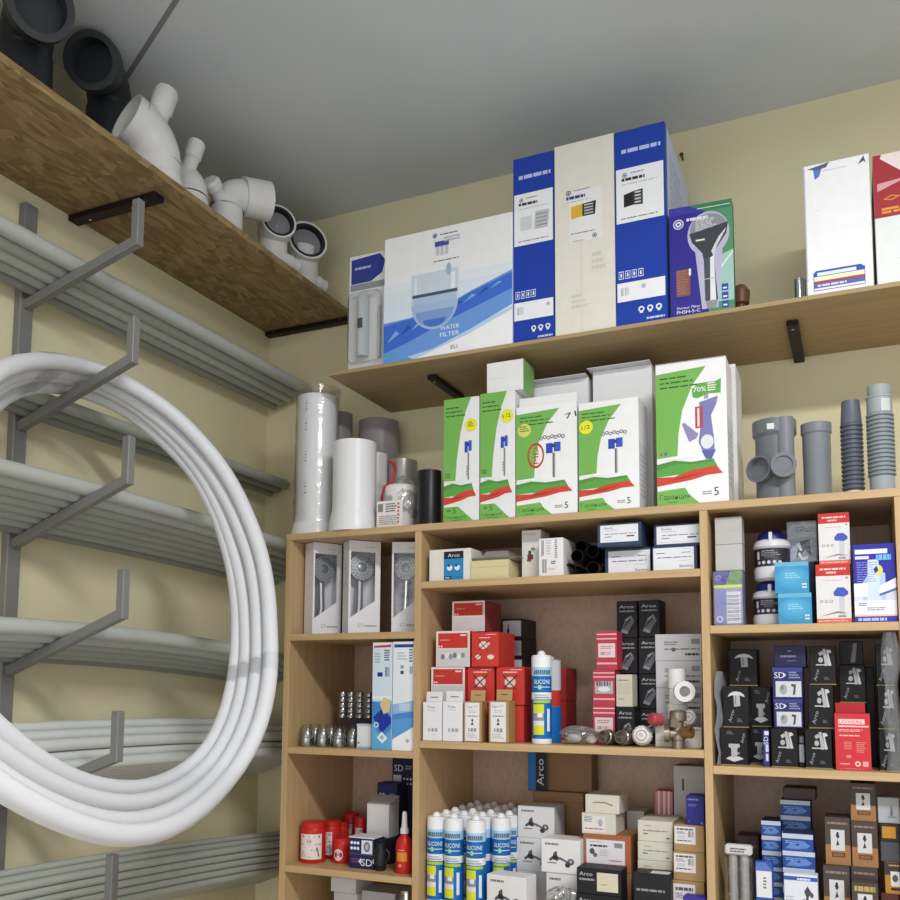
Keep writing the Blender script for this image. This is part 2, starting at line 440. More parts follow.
def row(k, radii, mats, start, droop, colour, dz=0.):
    x = start; n = len(radii); sl = math.atan2(tips[k]-roots[k], .345)
    for i, (r, m) in enumerate(zip(radii, mats)):
        x += r+.0008; up = .0118+r
        w = 'outermost' if i == n-1 else ORD[i]
        long_pipe(k, .02+x*math.cos(sl)-up*math.sin(sl), roots[k]+x*math.sin(sl)+up*math.cos(sl), r, m, f'{colour} plastic pipe on the {ARM[k]} rack arm, {w}', droop, group='pipes on the wall rack', dz=dz)
        x += r
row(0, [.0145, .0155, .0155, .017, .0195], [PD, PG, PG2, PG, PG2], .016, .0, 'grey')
row(1, [.0145, .0145, .016], [PD, PD, PG], .016, .0, 'dark grey')  # darker tone of the inner two paints in the shadow from above
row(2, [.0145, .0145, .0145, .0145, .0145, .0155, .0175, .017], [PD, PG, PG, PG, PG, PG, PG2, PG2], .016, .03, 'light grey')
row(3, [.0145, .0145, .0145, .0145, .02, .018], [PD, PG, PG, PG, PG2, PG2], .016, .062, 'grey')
# white thin pipes heaped in three layers on the fifth arm
def heap(k, layers, r, m, colour, droop, dz=0., start=.016, y1=.345, names=('bottom layer', 'second layer', 'third layer', 'fourth layer', 'fifth layer', 'sixth layer')):
    s = (tips[k]-roots[k])/.345
    for j, n in enumerate(layers):
        for i in range(n):
            x, z = slot(k, i, j, r, start)
            nm = (names[j] if j < len(layers)-1 else 'top layer')
            w = ORD[i] if i < n-1 else 'outermost'
            long_pipe(k, x, z, r, m, f'{colour} on the {ARM[k]} rack arm, {nm}, {w}', droop, y1=y1, seg=10, group='pipes on the wall rack', dz=dz)
heap(4, [7, 6, 6, 5, 4], .0142, PW, 'thin white pipe', .03)
heap(5, [8, 8, 8, 8, 8, 7, 6], .0098, PG, 'thin grey conduit', .03, -.035)
# ------------------------------------------------------------------ hanging coil of white pipe
cw = thing('pipe_coil', 'big hanging coil of thick white plastic pipe on the left wall rack', 'pipe coil', (-1.58, YR, 2.16))
base_ = Vector((-1.58, YR, 2.16))
# outline of the coil, measured as two rings about a centre and carried onto the leaning plane in which the coil hangs
OUT_ = [(100,357),(144,380),(173,398),(200,424),(224,451),(242,478),(257,510),(271,548),(277,580),(279,613),(279,640),(276,689),(267,727),(247,767),(218,802),(178,834),(140,845),(117,845),(73,834),(37,819),(0,800),(40,345),(0,350),(-55,400),(-95,480),(-110,580),(-95,680),(-55,755)]
INN_ = [(0,406),(18,396),(36,394),(71,397),(84,403),(114,415),(135,431),(160,456),(182,480),(198,510),(212,551),(221,587),(225,619),(225,640),(222,675),(215,709),(198,744),(169,764),(140,774),(117,773),(86,767),(49,747),(24,726),(0,704),(-30,455),(-50,520),(-55,580),(-45,640)]
PC = (100., 595.)
def polar(pts):
    q = sorted((math.atan2(x-PC[0], PC[1]-y), math.dist((x, y), PC)) for x, y in pts)
    def raw(t):
        t = (t+math.pi) % (2*math.pi)-math.pi
        for i in range(len(q)):
            a0, r0 = q[i-1]; a1, r1 = q[i]
            if i == 0: a0 -= 2*math.pi
            if a0 <= t <= a1: return r0+(r1-r0)*(t-a0)/(a1-a0+1e-9)
        a0, r0 = q[-1]; a1, r1 = q[0]; a1 += 2*math.pi
        return r0+(r1-r0)*(t-a0)/(a1-a0)
    return lambda t: sum(raw(t+k*.05)*(4-abs(k)) for k in range(-3, 4))/16
PO, PI_ = polar(OUT_), polar(INN_)
def ringp(s, th):
    ri, ro = PI_(th)+7.6, PO(th)-7.6
    r = ri+(ro-ri)*s; px, py = PC[0]+r*math.sin(th), PC[1]-r*math.cos(th)
    tx = -1.672+.122*s; tz = roots[1]+(tx-XW-.02)*(tips[1]-roots[1])/.345+.030
    d = FW+RT*((px-CX)/F)+UP*((CY-py)/F)
    lo, hi = .8, 4.
    for _ in range(40):                   # the strand hangs from the arm, leaning out below and beyond it
        t = (lo+hi)/2; p = CAM+d*t; q = p.y-YR
        if p.x > tx+(.42*q if q > 0 else -.3*q)-.45*(p.z-tz): lo = t
        else: hi = t
    return p
TURNS = 4
def coilp(t):                             # t 0..1 along the pipe
    th = -1.9+t*2*math.pi*TURNS
    s = min(1, max(0, t*1.02-.01+.06*math.sin(th*1.27+.5)+.03*math.sin(th*2.4)))
    return ringp(s, th)
N_ = 330
mb = MB(); mb.tube([coilp(i/N_)-base_ for i in range(N_+1)], .0172, P('#d4d6db', .4, 0, .03), 16); mb.build('coiled_pipe', cw)
def hull(pts):
    pts = sorted(set((round(a, 5), round(b, 5)) for a, b in pts))
    def half(q):
        h = []
        for p in q:
            while len(h) > 1 and (h[-1][0]-h[-2][0])*(p[1]-h[-2][1])-(h[-1][1]-h[-2][1])*(p[0]-h[-2][0]) <= 0: h.pop()
            h.append(p)
        return h
    a, b = half(pts), half(pts[::-1]); return a[:-1]+b[:-1]
for thc in (2.03, -.28):
    rings = []
    for dth in (-.045, 0, .045):
        th = thc+dth; st = []
        for k in range(-1, TURNS+1):
            t = (th+1.9+2*math.pi*k)/(2*math.pi*TURNS)
            if 0 <= t <= 1: st.append(coilp(t))
        c = sum(st, Vector())/len(st); tan = (ringp(.5, th+.01)-ringp(.5, th-.01)).normalized()
        e1 = Vector((1, 0, 0)); e1 = (e1-tan*e1.dot(tan)).normalized(); e2 = tan.cross(e1)
        cl = [((p-c).dot(e1)+.0182*math.cos(q*.5236), (p-c).dot(e2)+.0182*math.sin(q*.5236)) for p in st for q in range(12)]
        hl = hull(cl); per = []
        L_ = [math.dist(hl[i], hl[(i+1) % len(hl)]) for i in range(len(hl))]; tot = sum(L_)
        i0 = max(range(len(hl)), key=lambda i: hl[i][0])
        for q in range(48):
            dist = tot*q/48; i = i0
            while dist > L_[i]: dist -= L_[i]; i = (i+1) % len(hl)
            f = dist/L_[i]; A, B2 = hl[i], hl[(i+1) % len(hl)]
            per.append(c+e1*(A[0]+(B2[0]-A[0])*f)+e2*(A[1]+(B2[1]-A[1])*f)-base_)
        rings.append(per)
    mb = MB(); vs = [p for r_ in rings for p in r_]
    mb.add(vs, [(j*48+i, j*48+(i+1) % 48, (j+1)*48+(i+1) % 48, (j+1)*48+i) for j in range(2) for i in range(48)], TAPE, True)
    o = mb.build('tape_wrap', cw); o['label'] = 'clear tape wrapped round the strands'
# small crumpled bag stuck between the coil and the bookcase
xh, zh = slot(4, 1, 4, .0142, .016); p = Vector((XW+xh, .22, zh+.0142-.03*(.22-YR)**2+.026))
mb = MB()
mb.lump((0, 0, 0), .032, BAG, (1.1, 1.5, .8), 4)
o = mb.build('plastic_bag', None, p); tag(o, 'small crumpled clear bag on the white pipes beside the bookcase', 'bag')
# ================================================================== fittings on the plank shelf
DG, DG2 = P('#2b2e33', .4), P('#3a3e43', .4)
WP = P('#dcdcda', .3)
def elbow(mb, p, d0, d1, r, Rb, m, n=10, seg=24):
    """bend starting at p in direction d0, ending in direction d1; returns the end point"""
    d0 = Vector(d0).normalized(); d1 = Vector(d1).normalized(); p = Vector(p)
    ax = d0.cross(d1).normalized(); ang = d0.angle(d1); c = p+(ax.cross(d0))*Rb
    pts = []
    for i in range(n+1):
        q = Matrix.Rotation(ang*i/n, 3, ax); pts.append(c+q @ (p-c))
    mb.tube(pts, r, m, seg, cap=False)
    return pts[-1]
def grey_bend(px, py, x, label, r, md):
    c = on(0, x, px, py)
    t = thing('pipe_elbow', label, 'pipe fitting', (x, c.y, ZOT+.0005), 'grey sewer elbows')
    H = c.z-ZOT
    d = Vector(md).normalized()         # the mouth looks out and down over the shelf edge
    mouth = Vector((0, 0, H)); back = mouth-d*.065
    mb = MB(); mb.pipe(back, mouth, r, r*.9, DG2, 32, .03); mb.build('socket', t)
    mb = MB(); e = elbow(mb, back+d*.004, -d, (0, 0, -1), r*.96, .062, DG)
    e = Vector(e); mb.cyl((e.x, e.y, e.z), (e.x, e.y, .0), r*1.02, DG, 28)
    mb.build('bend', t)
    return t
grey_bend(41, 5, -1.56, 'dark grey sewer elbow with open mouth, first on the plank shelf', .06, (.8, -.42, -.30))
grey_bend(91, 60, -1.625, 'dark grey sewer elbow between its twin and the white bends', .056, (.42, -.85, -.30))
def wc_bend(px, py, x, label, s, md):
    b0 = on(0, x, px, py)
    t = thing('toilet_bend', label, 'pipe fitting', (x, b0.y, ZOT+.0005), 'white toilet bends')
    r = .052*s; mb = MB()
    mb.lathe([(r*1.08, 0), (r*1.08, .02), (r, .024), (r, .05*s)], WP, 28, None, True, True, False)
    e = elbow(mb, (0, 0, .05*s), (0, 0, 1), md, r, .068*s, WP)
    d = Vector(md).normalized()
    mb.pipe(e, e+d*.018*s, r, r*.9, WP, 28, .0)
    mb.build('bend', t)
    mb = MB(); q = Vector((.0, -.015, .10*s)); dd = Vector((.28, .1, 1)).normalized()
    mb.lathe([(.021*s, 0), (.020*s, .055*s), (.024*s, .06*s), (.024*s, .10*s), (.02*s, .108*s), (.001, .11*s)], WP, 20, axm(q, dd)); mb.build('side_branch', t)
    return t
wc_bend(155, 158, -1.536, 'white toilet bend with side branch, beside the dark grey elbow', 1.2, (-.3, -.95, .3))
wc_bend(189, 184, -1.55, 'white toilet bend squeezed between its twin and the open white tee', .95, (-1, .1, .12))
# white tee with its open end to the right
c = on(0, -1.55, 227, 202)
t = thing('toilet_connector', 'white toilet connector lying with open end beside the rubber lined pair', 'pipe fitting', (-1.55, c.y, ZOT+.0005))
mb = MB(); mb.lathe([(.05, 0), (.05, .018), (.044, .022), (.044, .095)], WP, 28); e = elbow(mb, (0, 0, .095), (0, 0, 1), (.55, .83, .12), .046, .05, WP)
dd = Vector((.55, .83, .12)).normalized(); mb.pipe(e, e+dd*.075, .054, .049, WP, 30, .0); mb.build('bend', t)
mb = MB(); mb.lathe([(.02, 0), (.02, .03), (.026, .034), (.026, .05), (.02, .058), (.001, .06)], WP, 18, axm((.0, -.03, .11), (.1, -.9, .45))); mb.build('inlet', t)
RUB = P('#26262a', .6); SEAL = P('#8b8d92', .6)
for k, (px, py, r) in enumerate(((279, 221, .052), (308, 240, .062))):
    c = on(0, -1.50, px, py)
    t = thing('rubber_lined_connector', ['white connector with black rubber seal, touching the open white connector', 'white connector with black rubber seal, last on the plank shelf'][k], 'pipe fitting', (-1.50, c.y, ZOT+.0005), 'white rubber lined connectors')
    H = c.z-ZOT; d = Vector((.75, -.6, .1)).normalized(); m_ = Vector((0, 0, H)); L_ = axm(m_-d*.085, d)
    mb = MB(); mb.lathe([(r*.8, 0), (r*.8, .04), (r, .045), (r, .085), (r*.9, .085), (r*.88, .06)], WP, 36, L_, True, True, False)
    q = m_-d*.06; mb.cyl((q.x, q.y, 0), q, r*.86, WP, 28, r*.8); mb.build('body', t)
    mb = MB(); mb.lathe([(r*.9, .084), (r*.76, .084), (r*.74, .06)], RUB, 36, L_, True, False, False); mb.build('rubber_seal', t)
    mb = MB(); mb.lathe([(r*.76, .066), (.001, .066)], SEAL, 36, L_, False, False, False); mb.build('inner_disc', t)
    mb = MB(); q = Vector((-.03, .03, .045)); mb.lathe([(.026, 0), (.026, .05), (.022, .055), (.022, .075), (.001, .077)], WP, 20, axm(q, (.35, .9, -.05))); mb.build('spigot', t)
# ================================================================== back wall shelf and bookcase
ZS = 2.3115; ZST = ZS+.0105
PLY = grain('x', '#9d8660', '#a68f69', '#b09974', .6)
ws = thing('wall_shelf', 'thin plywood shelf across the back wall above the bookcase', 'shelf', (-1.329, 0, ZS))
mb = MB(); mb.box((0, 0, 0), (2.6, YW-.001, .0105), PLY, .0008); mb.build('board', ws)
for x, y0, y1 in ((.272, .10, .30), (1.21, .10, .371)):
    mb = MB(); mb.box((x-.013, y0, -.014), (x+.013, y1, -.0005), IRON, .002)
    mb.cyl((x, y0+.02, -.0145), (x, y0+.02, -.017), .004, CHROME, 10); mb.build('shelf_bracket', ws)
Xa, Xb, Xc, Xd = -1.456, -1.0531, -.3255, .076
D = .36; TH = .018
ZT = 1.8723
bk = thing('bookcase', 'beech laminate open bookcase stocked with plumbing goods', 'bookcase', (Xa, 0, 0))
def bp(name, a, b, m):
    mb = MB(); mb.box((a[0]-Xa, a[1], a[2]), (b[0]-Xa, b[1], b[2]), m, .0008); return mb.build(name, bk)
bp('top_board', (Xa, 0, ZT-TH), (.75, D, ZT), WX)
for n_, x in (('side_panel', Xa), ('divider', Xb), ('divider', Xc), ('divider', Xd), ('side_panel', .732)):
    bp(n_, (x, .0004, .001), (x+TH, D-.004, ZT-TH-.0003), WZ)
bp('back_panel', (Xa+TH+.001, D-.004, .05), (.731, D, ZT-TH-.001), WBK)
bays = {0: (Xa+TH, Xb, [1.5916, 1.283, .9669, .655]), 1: (Xb+TH, Xc, [1.7207, 1.311, .900]), 2: (Xc+TH, Xd, [1.5898, 1.2771, .962]), 3: (Xd+TH, .732, [1.5898, 1.2771, .962])}
for k, (x0, x1, zs) in bays.items():
    for z in zs+[.10]: bp('shelf_board', (x0+.0004, .0006, z-TH), (x1-.0004, D-.006, z), WX)
Z = {(k, i): z for k, (x0, x1, zs) in bays.items() for i, z in enumerate(zs)}
# ================================================================== goods on the back wall shelf
DK, MG, LG, TXB = '#2c2c33', '#8a8a92', '#b9bac2', '#4a4a55'
BLUE = '#1d3fa8'
def logo(g, cx, cy, r, m='#3b4a8f'):
    g.c(cx, cy, r, m, .72); g.c(cx, cy, r*.45, m)
def f_blister(g):
    g.r(0, .0, 1, 1, '#dcdde0'); g.p([(.05, .76), (.05, .97), (.85, .985), (1, .92), (.92, .82), (.6, .76)], '#34408f'); g.ln(.15, .86, .6, .9, 1, '#aab2dd')
    g.r(.03, .70, 1, .755, '#8f969a')
def p_blister(b):
    mb = MB(); w, h = b.w, b.h
    mb.lathe([(.017, .0), (.017, .17), (.014, .175)], P('#c9d0d2', .25), 20, Matrix.Translation((w*.45, -.012, h*.12)))
    G(mb, wrap(.0172, h*.12, -math.pi/2-.9, w*.45, -.012), .03, .17).r(.25, .45, .8, .62, '#50565c')
    mb.lathe([(.004, 0), (.004, .15)], P('#b9bdc0', .3), 10, Matrix.Translation((w*.88, -.006, h*.1))); mb.build('filter_cartridge', b.obj)
    mb = MB(); mb.box((w*.06, -.032, h*.06), (w*.97, -.0012, h*.66), FILM, .012); mb.build('blister_shell', b.obj)
bx('filter_pack', 'white hanging blister pack with blue header beside the water filter box', 'filter pack', (349, 254, 385, 366), .04, .05, ZST, '#d9dadc', f_blister, parts=p_blister)
def f_water(g):
    g.r(0, 0, 1, .62, '#d9e6f2'); g.r(0, .55, 1, .62, '#e2eaf3')
    g.p([(0, .0), (1, .0), (1, .28), (.0, .0)], '#b9d4ee')
    g.p([(0, .0), (.0, .32), (.2, .33), (.45, .36), (.7, .46), (1, .56), (1, .3), (.7, .17), (.4, .06)], '#6d9be0')
    g.p([(0, .08), (.0, .30), (.2, .32), (.45, .35), (.7, .45), (1, .54), (1, .42), (.7, .32), (.45, .24), (.2, .14)], '#3f6fd0')
    for k in range(9): g.p([(.03+k*.1, .16+k*.035), (.1+k*.1, .25+k*.03), (.13+k*.1, .22+k*.033)], '#2c55b5' if k % 2 else '#86aee8')
    g.p([(.25, .0), (1, .0), (1, .26), (.65, .12)], '#f1f3f7')
    g.p([(0, .0), (.25, .0), (.1, .08), (0, .09)], '#5fa0dc')
    hb = lambda a, b, rx, ry, m: g.p([(a+rx*math.cos(math.pi*(1+i/20)), b+ry*math.sin(math.pi*(1+i/20))) for i in range(21)], m); g.r(.225, .42, .595, .66, '#cbd9e6'); hb(.41, .42, .185, .21, '#a5bfe0'); g.r(.24, .42, .58, .49, '#b0c6e2'); hb(.41, .36, .15, .13, '#7f9fd6'); hb(.41, .29, .09, .06, '#4c74cf')
    g.r(.232, .475, .588, .5, '#4b5a6a'); g.r(.54, .5, .57, .63, '#e9f0f6'); g.r(.25, .5, .27, .63, '#dfe9f2'); g.e(.52, .66, .02, .05, '#9fb6cc', 12)
    logo(g, .41, .94, .018); g.ln(.45, .93, .6, .945, 1, '#5a6594'); g.r(.41, .85, .52, .89, '#46519a')
    for k in range(3): g.r(.42+k*.035, .78, .445+k*.035, .85, '#c3c6d4')
    g.ln(.4, .725, .6, .74, 1, '#7d8290'); g.ln(.48, .87, .62, .915, 2, LG)
    g.t('WATER', .455, .19, .034, '#eef3fb', .15); g.t('FILTER', .455, .138, .034, '#eef3fb', .15); g.t('EU', .54, .035, .03, '#30343c', .05)
bx('water_filter_box', 'wide white box with water glass picture reading WATER FILTER', 'box', (384, 226, 512.5, 357), .006, .22, ZST, '#eceef1', f_water)
def f_blue(dark):
    def f(g):
        g.r(.04, .9, .96, .935, '#1d3fa8'); g.ln(.14, .88, .92, .9, 1, '#b9c6ee', 1)
        g.r(.03, .52, .97, .8, '#eceef3'); logo(g, .2, .765, .05); g.ln(.32, .765, .6, .775, 1, '#7780a8'); g.ln(.14, .735, .6, .75, 1, '#3a3a44', 1); g.ln(.14, .712, .85, .72, 1, LG)
        if dark:
            g.p([(.18, .6), (.18, .665), (.36, .675), (.36, .605)], '#26262c'); g.p([(.36, .605), (.36, .675), (.56, .68), (.56, .6)], '#3c3d44')
            for k in range(4): g.r(.4, .612+k*.017, .52, .62+k*.017, '#cfd0d6')
        else:
            g.p([(.18, .6), (.18, .67), (.46, .675), (.46, .6)], '#d3d4da'); g.p([(.52, .595), (.55, .69), (.88, .69), (.85, .595)], '#bfc1c8')
            for k in range(4): g.r(.56, .61+k*.02, .83, .616+k*.02, '#8d9098')
        g.ln(.12, .535, .85, .545, 1, MG)
        for k in range(4): g.r(.06+k*.13, .235, .16+k*.13, .275, '#dfe5f8'); g.r(.07+k*.13, .239, .15+k*.13, .271, BLUE); g.e(.11+k*.13, .255, .02, .012, '#dfe5f8', 8)
        g.r(.03, .12, .97, .215, '#eef0f5'); logo(g, .55 if dark else .85, .185, .045, '#8d90a4'); g.bar(.1, .15, .25, .19, '#9a9dab', 6)
        for k in range(3): g.c(.5+k*.17, .07, .06, '#e8ecfa', .5); g.r(.47+k*.17, .05, .53+k*.17, .06, '#e8ecfa')
        g.ln(.6, .015, .95, .025, 1, '#c7d1f2', 1)
    return f
def s_blue(g): g.r(0, 0, 1, 1, '#c8d2ea'); g.r(0, .0, .08, 1, '#3358b8'); g.r(.5, 0, 1, .55, '#3f63c0'); g.ln(.2, .6, .8, .9, 8, '#a8b6dc')
bx('filter_housing_box', 'tall blue box right of the water glass box', 'box', (513, 155, 554.5, 345), .012, .33, ZST, BLUE, f_blue(False), group='tall filter boxes')
def f_cream(g):
    g.r(.25, .47, .8, .74, '#e7e7e8'); logo(g, .24, .735, .045); g.ln(.33, .735, .6, .745, 1, '#7780a8'); g.ln(.2, .7, .52, .716, 1, '#3b3b8a', 1); g.ln(.2, .68, .62, .688, 1, LG)
    g.p([(.28, .595), (.28, .66), (.47, .665), (.47, .6)], '#e0b32e'); g.p([(.47, .6), (.47, .665), (.7, .67), (.68, .6)], '#2d2d33')
    for k in range(4): g.r(.5, .608+k*.015, .65, .615+k*.015, '#c3c3c9')
    g.ln(.27, .51, .68, .52, 1, MG); logo(g, .67, .49, .04, '#5d5f72'); g.ln(.3, .47, .5, .48, 1, LG)
    g.ln(.28, .12, .55, .2, 3, '#d3d0c4'); g.ln(.62, .3, .85, .4, 3, '#d3d0c4'); g.r(.44, .0, .46, .47, '#dcd9cc')
bx('filter_housing_box', 'tall plain white carton standing between two blue filter boxes', 'box', (554.5, 140, 615, 335), .008, .3, ZST, '#e2e0d6', f_cream, group='tall filter boxes')
bx('filter_housing_box', 'tallest blue box, with a black filter housing on its white panel', 'box', (615, 127, 666, 327), .006, .33, ZST, BLUE, f_blue(True), side=s_blue, group='tall filter boxes')
def f_shower(g):
    g.p([(.45, 0), (1, 0), (1, 1), (.45, 1)], '#4f8f6a'); g.p([(0, 0), (.62, 0), (.45, .35), (.5, .6), (.62, .85), (.55, .93), (0, .93)], '#2f2a90'); g.r(0, .93, .98, 1, '#3a7a5a'); g.p([(0, .93), (.6, .93), (.3, 1), (0, 1)], '#3a3a9c'); g.r(.45, .955, .97, .962, '#cfe0d4')
    g.p([(.6, .1), (1, .1), (1, .55), (.75, .5), (.65, .3)], '#9fc4c0'); g.p([(.66, .3), (1, .52), (1, .54), (.66, .32)], '#d6ead8')
    g.e(.62, .72, .33, .2, '#b9b6d2', 28); g.p([(.4, .62), (.5, .05), (.75, .05), (.85, .65)], '#b9b6d2')
    g.e(.62, .77, .29, .13, '#8d8f96', 28); g.ln(.42, .75, .82, .86, 7, '#c9cad0')
    g.p([(.32, .74), (.93, .80), (.9, .70), (.72, .56), (.7, .5), (.54, .48), (.52, .55), (.36, .66)], '#3b4148'); g.p([(.7, .5), (.75, .6), (.88, .72), (.9, .75), (.78, .68), (.66, .56)], '#cfd4d8'); g.ln(.42, .665, .56, .68, 1, '#dfe3e6', 1, False)
    g.p([(.54, .5), (.7, .5), (.75, .12), (.55, .12)], '#4a4f57'); g.p([(.64, .5), (.7, .52), (.72, .12), (.63, .12)], '#e3e5e8'); g.r(.53, .31, .76, .318, '#b0b3ba'); g.p([(.58, .05), (.72, .05), (.74, .12), (.56, .12)], '#8f949b')
    g.r(.1, .19, .32, .43, '#86584c'); g.ln(.11, .2, .31, .42, 9, '#a06f5e', .5); g.r(.3, .37, .335, .43, '#e5e5ef')
    g.c(.15, .845, .085, '#d9dbf0', .8); g.c(.15, .845, .05, '#d9dbf0', .4); g.ln(.28, .86, .62, .885, 1, '#dfe0f4', 1)
    g.t('Shower Filter', .1, .075, .024, '#e6e6f6', .37); g.t('FHSH-5-C', .1, .035, .03, '#f4f4fa', .37)
    for k in range(3): g.r(.81, .04+k*.075, .91, .1+k*.075, '#33479e'); g.r(.83, .055+k*.075, .89, .07+k*.075, '#dfe6f5')
bx('shower_filter_box', 'purple and green box picturing a black shower head, against the blue carton', 'box', (669.5, 204, 733.5, 316), .012, .05, ZST, '#3d7a5c', f_shower, rot=3, w=None)
p = on(1, .10, 741, 278)
mb = MB(); mb.lathe([(.012, 0), (.012, .05), (.02, .055), (.022, .085), (.012, .1), (.001, .103)], P('#6b4a35', .4), 18); tag(mb.build('wooden_knob', None, (p.x-.004, .12, ZST+.0005)), 'brown rounded knob peeking out behind the shower filter box', 'knob')
p = on(1, .05, 801, 286)
mb = MB(); mb.lathe([(.0105, 0), (.0105, .062), (.0085, .062), (.0085, .05)], CHROME, 20); mb.cyl((.019, .004, 0), (.019, .004, .06), .0075, CHROME, 14); tag(mb.build('chrome_tube', None, (p.x-.004, .05, ZST+.0005)), 'short chrome tube standing left of the glossy white box', 'tube')
p = on(1, .13, 341, 290)
mb = MB(); mb.lathe([(.013, 0), (.013, .03), (.018, .034), (.018, .055), (.012, .06), (.012, .08), (.017, .084), (.017, .1), (.001, .104)], P('#77787a', .3, .8), 18); tag(mb.build('metal_valve', None, (p.x+.04, .16, ZST+.0005)), 'dull metal valve half hidden behind the blister pack', 'valve')
def f_white(g):
    g.r(0, .12, .02, .98, '#b9bed0'); g.p([(.15, .96), (.17, .88), (.24, .9), (.3, .985)], '#4f7fd0'); g.p([(.06, .97), (.4, .995), (.35, .96), (.2, .95)], '#5a5f86'); g.p([(.83, .93), (.92, .99), (.95, .93), (.92, .95)], '#4a4f74'); g.ln(.3, .93, .7, .94, 2, '#c9cde0')
    g.r(.1, .04, .88, .175, '#5f62a8'); g.r(.11, .045, .87, .06, '#e8e8f0'); g.p([(.1, .145), (.88, .145), (.88, .165), (.82, .19), (.14, .19), (.1, .17)], '#2a57b5'); g.r(.11, .11, .87, .145, '#efe9c4'); g.r(.11, .095, .87, .112, '#a04c50'); g.ln(.16, .15, .75, .175, 1, '#dfe8f8', 1, False); g.ln(.16, .07, .6, .085, 1, '#d5d6ee', 1); g.r(.2, .64, .215, .645, MG)
bx('cartridge_box', 'glossy white box with blue and yellow striped label', 'box', (805, 160, 871.5, 296), .015, .2, ZST, '#eff0f4', f_white)
def f_red(g):
    g.r(0, .52, 1, 1, '#a32c38'); g.p([(.1, .97), (.5, .8), (1, .98), (1, 1), (.12, 1)], '#e9dcdc'); g.p([(.5, .8), (.05, .72), (.05, .78)], '#d9a0a4'); g.p([(.5, .8), (.9, .6), (1, .62), (1, .72)], '#c25862')
    g.p([(.12, .655), (.24, .68), (.36, .665), (.24, .64)], '#e0913a'); g.p([(.16, .657), (.24, .672), (.31, .663), (.24, .648)], '#a32c38'); g.ln(.1, .54, .9, .59, 2, '#e09a3c', .7)
    g.p([(.3, .2), (.7, .24), (.9, .2), (.35, .185)], '#cfd6d8'); g.ln(.35, .38, .8, .46, 4, LG)
bx('mixer_box', 'red topped white box at the right end of the upper shelf', 'box', (874.5, 149, 950, 287), .02, .2, ZST, '#e4e9ea', f_red)
mb = MB(); mb.cyl((0, 0, 0), (0, -.022, .003), .0025, P('#5a4632', .5, .5), 8); mb.cyl((0, -.022, .003), (0, -.024, .003), .006, P('#5a4632', .5, .5), 10); p = on(1, YW, 683, 160); tag(mb.build('wall_nail', None, (p.x, YW-.0005, p.z)), 'rusty nail in the cream wall above the blue boxes', 'nail')
# ================================================================== goods on top of the bookcase
def cowl(px0, px1, top, flare, Y, label, printed, bag):
    cx = (px0+px1)/2; pm = on(1, Y, cx, 500); r = (on(1, Y, px1, 500)-on(1, Y, px0, 500)).length/2*.97
    lo, hi = .05, 1.
    for _ in range(40):
        h = (lo+hi)/2
        if pj((pm.x, pm.y, ZT+h))[1] > top: lo = h
        else: hi = h
    fr = r*flare; t = thing('pipe_cowl', label, 'pipe', (pm.x, Y, ZT+.0005), 'white flared pipes')
    mb = MB(); mb.lathe([(fr, 0), (fr, .005), (r*1.1, .04), (r*1.02, .062), (r, .075), (r, h), (r*.92, h), (r*.9, h-.05), (.001, h-.05)], P('#e6e7ea', .3, 0, .02), 36)
    if printed:
        g = G(mb, wrap(r, 0, -math.pi/2-.35), r, h, .0004)
        for q in (.06, .3, .52, .74, .88): [g.r(.31+.03*(k % 2), q+k*.022, .39-.02*(k % 2), q+.008+k*.022, '#55565c') for k in range(4)]
    mb.build('tube', t)
    if bag:
        mb = MB(); n = 26; prof = []
        for j in range(14): prof.append((r*1.10+random.uniform(-.002, .004), .045+(h-.02)*j/13))
        prof.append((r*.55, h+.035)); mb.lathe(prof, FILM, n, None, True, False, False); mb.build('plastic_wrap', t)
        mb = MB(); mb.box((-fr*.98, .006, .02), (-fr*.9, .02, h+.01), P('#c04848', .5), .002); mb.build('red_edge_strip', t)
    return t, r
cowl(298.5, 333.5, 399, 1.22, .115, 'tall white flared pipe wrapped in clear film on bookcase corner', True, True)
cowl(335, 373.5, 444, 1.16, .062, 'shorter white flared pipe standing bare beside the wrapped one', False, False)
def ontop(name, label, cat, px, top, Y, prof, m, z0=ZT, group=None):
    """lathe-turned piece standing at column px; prof in radius and height units of the measured height"""
    pm = on(1, Y, px, 480); lo, hi = .01, 1.
    for _ in range(40):
        h = (lo+hi)/2
        if pj((pm.x, pm.y, z0+h))[1] > top: lo = h
        else: hi = h
    mb = MB(); mb.lathe([(r, z*h) for r, z in prof], m, 30); o = mb.build(name, None, (pm.x, Y, z0+.0005)); tag(o, label, cat, group); return o, h
GP = P('#8d8689', .35)
ontop('pipe_socket', 'grey film wrapped socket behind the two white flared pipes', 'pipe', 338, 415, .235, [(.038, 0), (.038, .7), (.042, .74), (.042, 1), (.037, 1), (.035, .8), (.001, .8)], GP)
ontop('pipe_socket', 'grey plastic socket with a slot, in the corner behind the bare white pipe', 'pipe', 378, 423, .295, [(.058, 0), (.058, .6), (.062, .64), (.062, 1), (.055, 1), (.05, .8), (.001, .8)], GP)
ontop('pipe_sleeve', 'short white sleeve tucked between flared pipe and red mesh bag', 'pipe', 376, 455, .19, [(.033, 0), (.033, 1), (.03, 1), (.028, .7), (.001, .7)], WP)
ontop('steel_cup', 'silver cup in clear film behind the red edged bag', 'cup', 402, 462, .245, [(.042, 0), (.042, .5), (.046, .55), (.046, 1), (.04, 1), (.038, .7), (.001, .7)], P('#a5a19c', .3, .4))
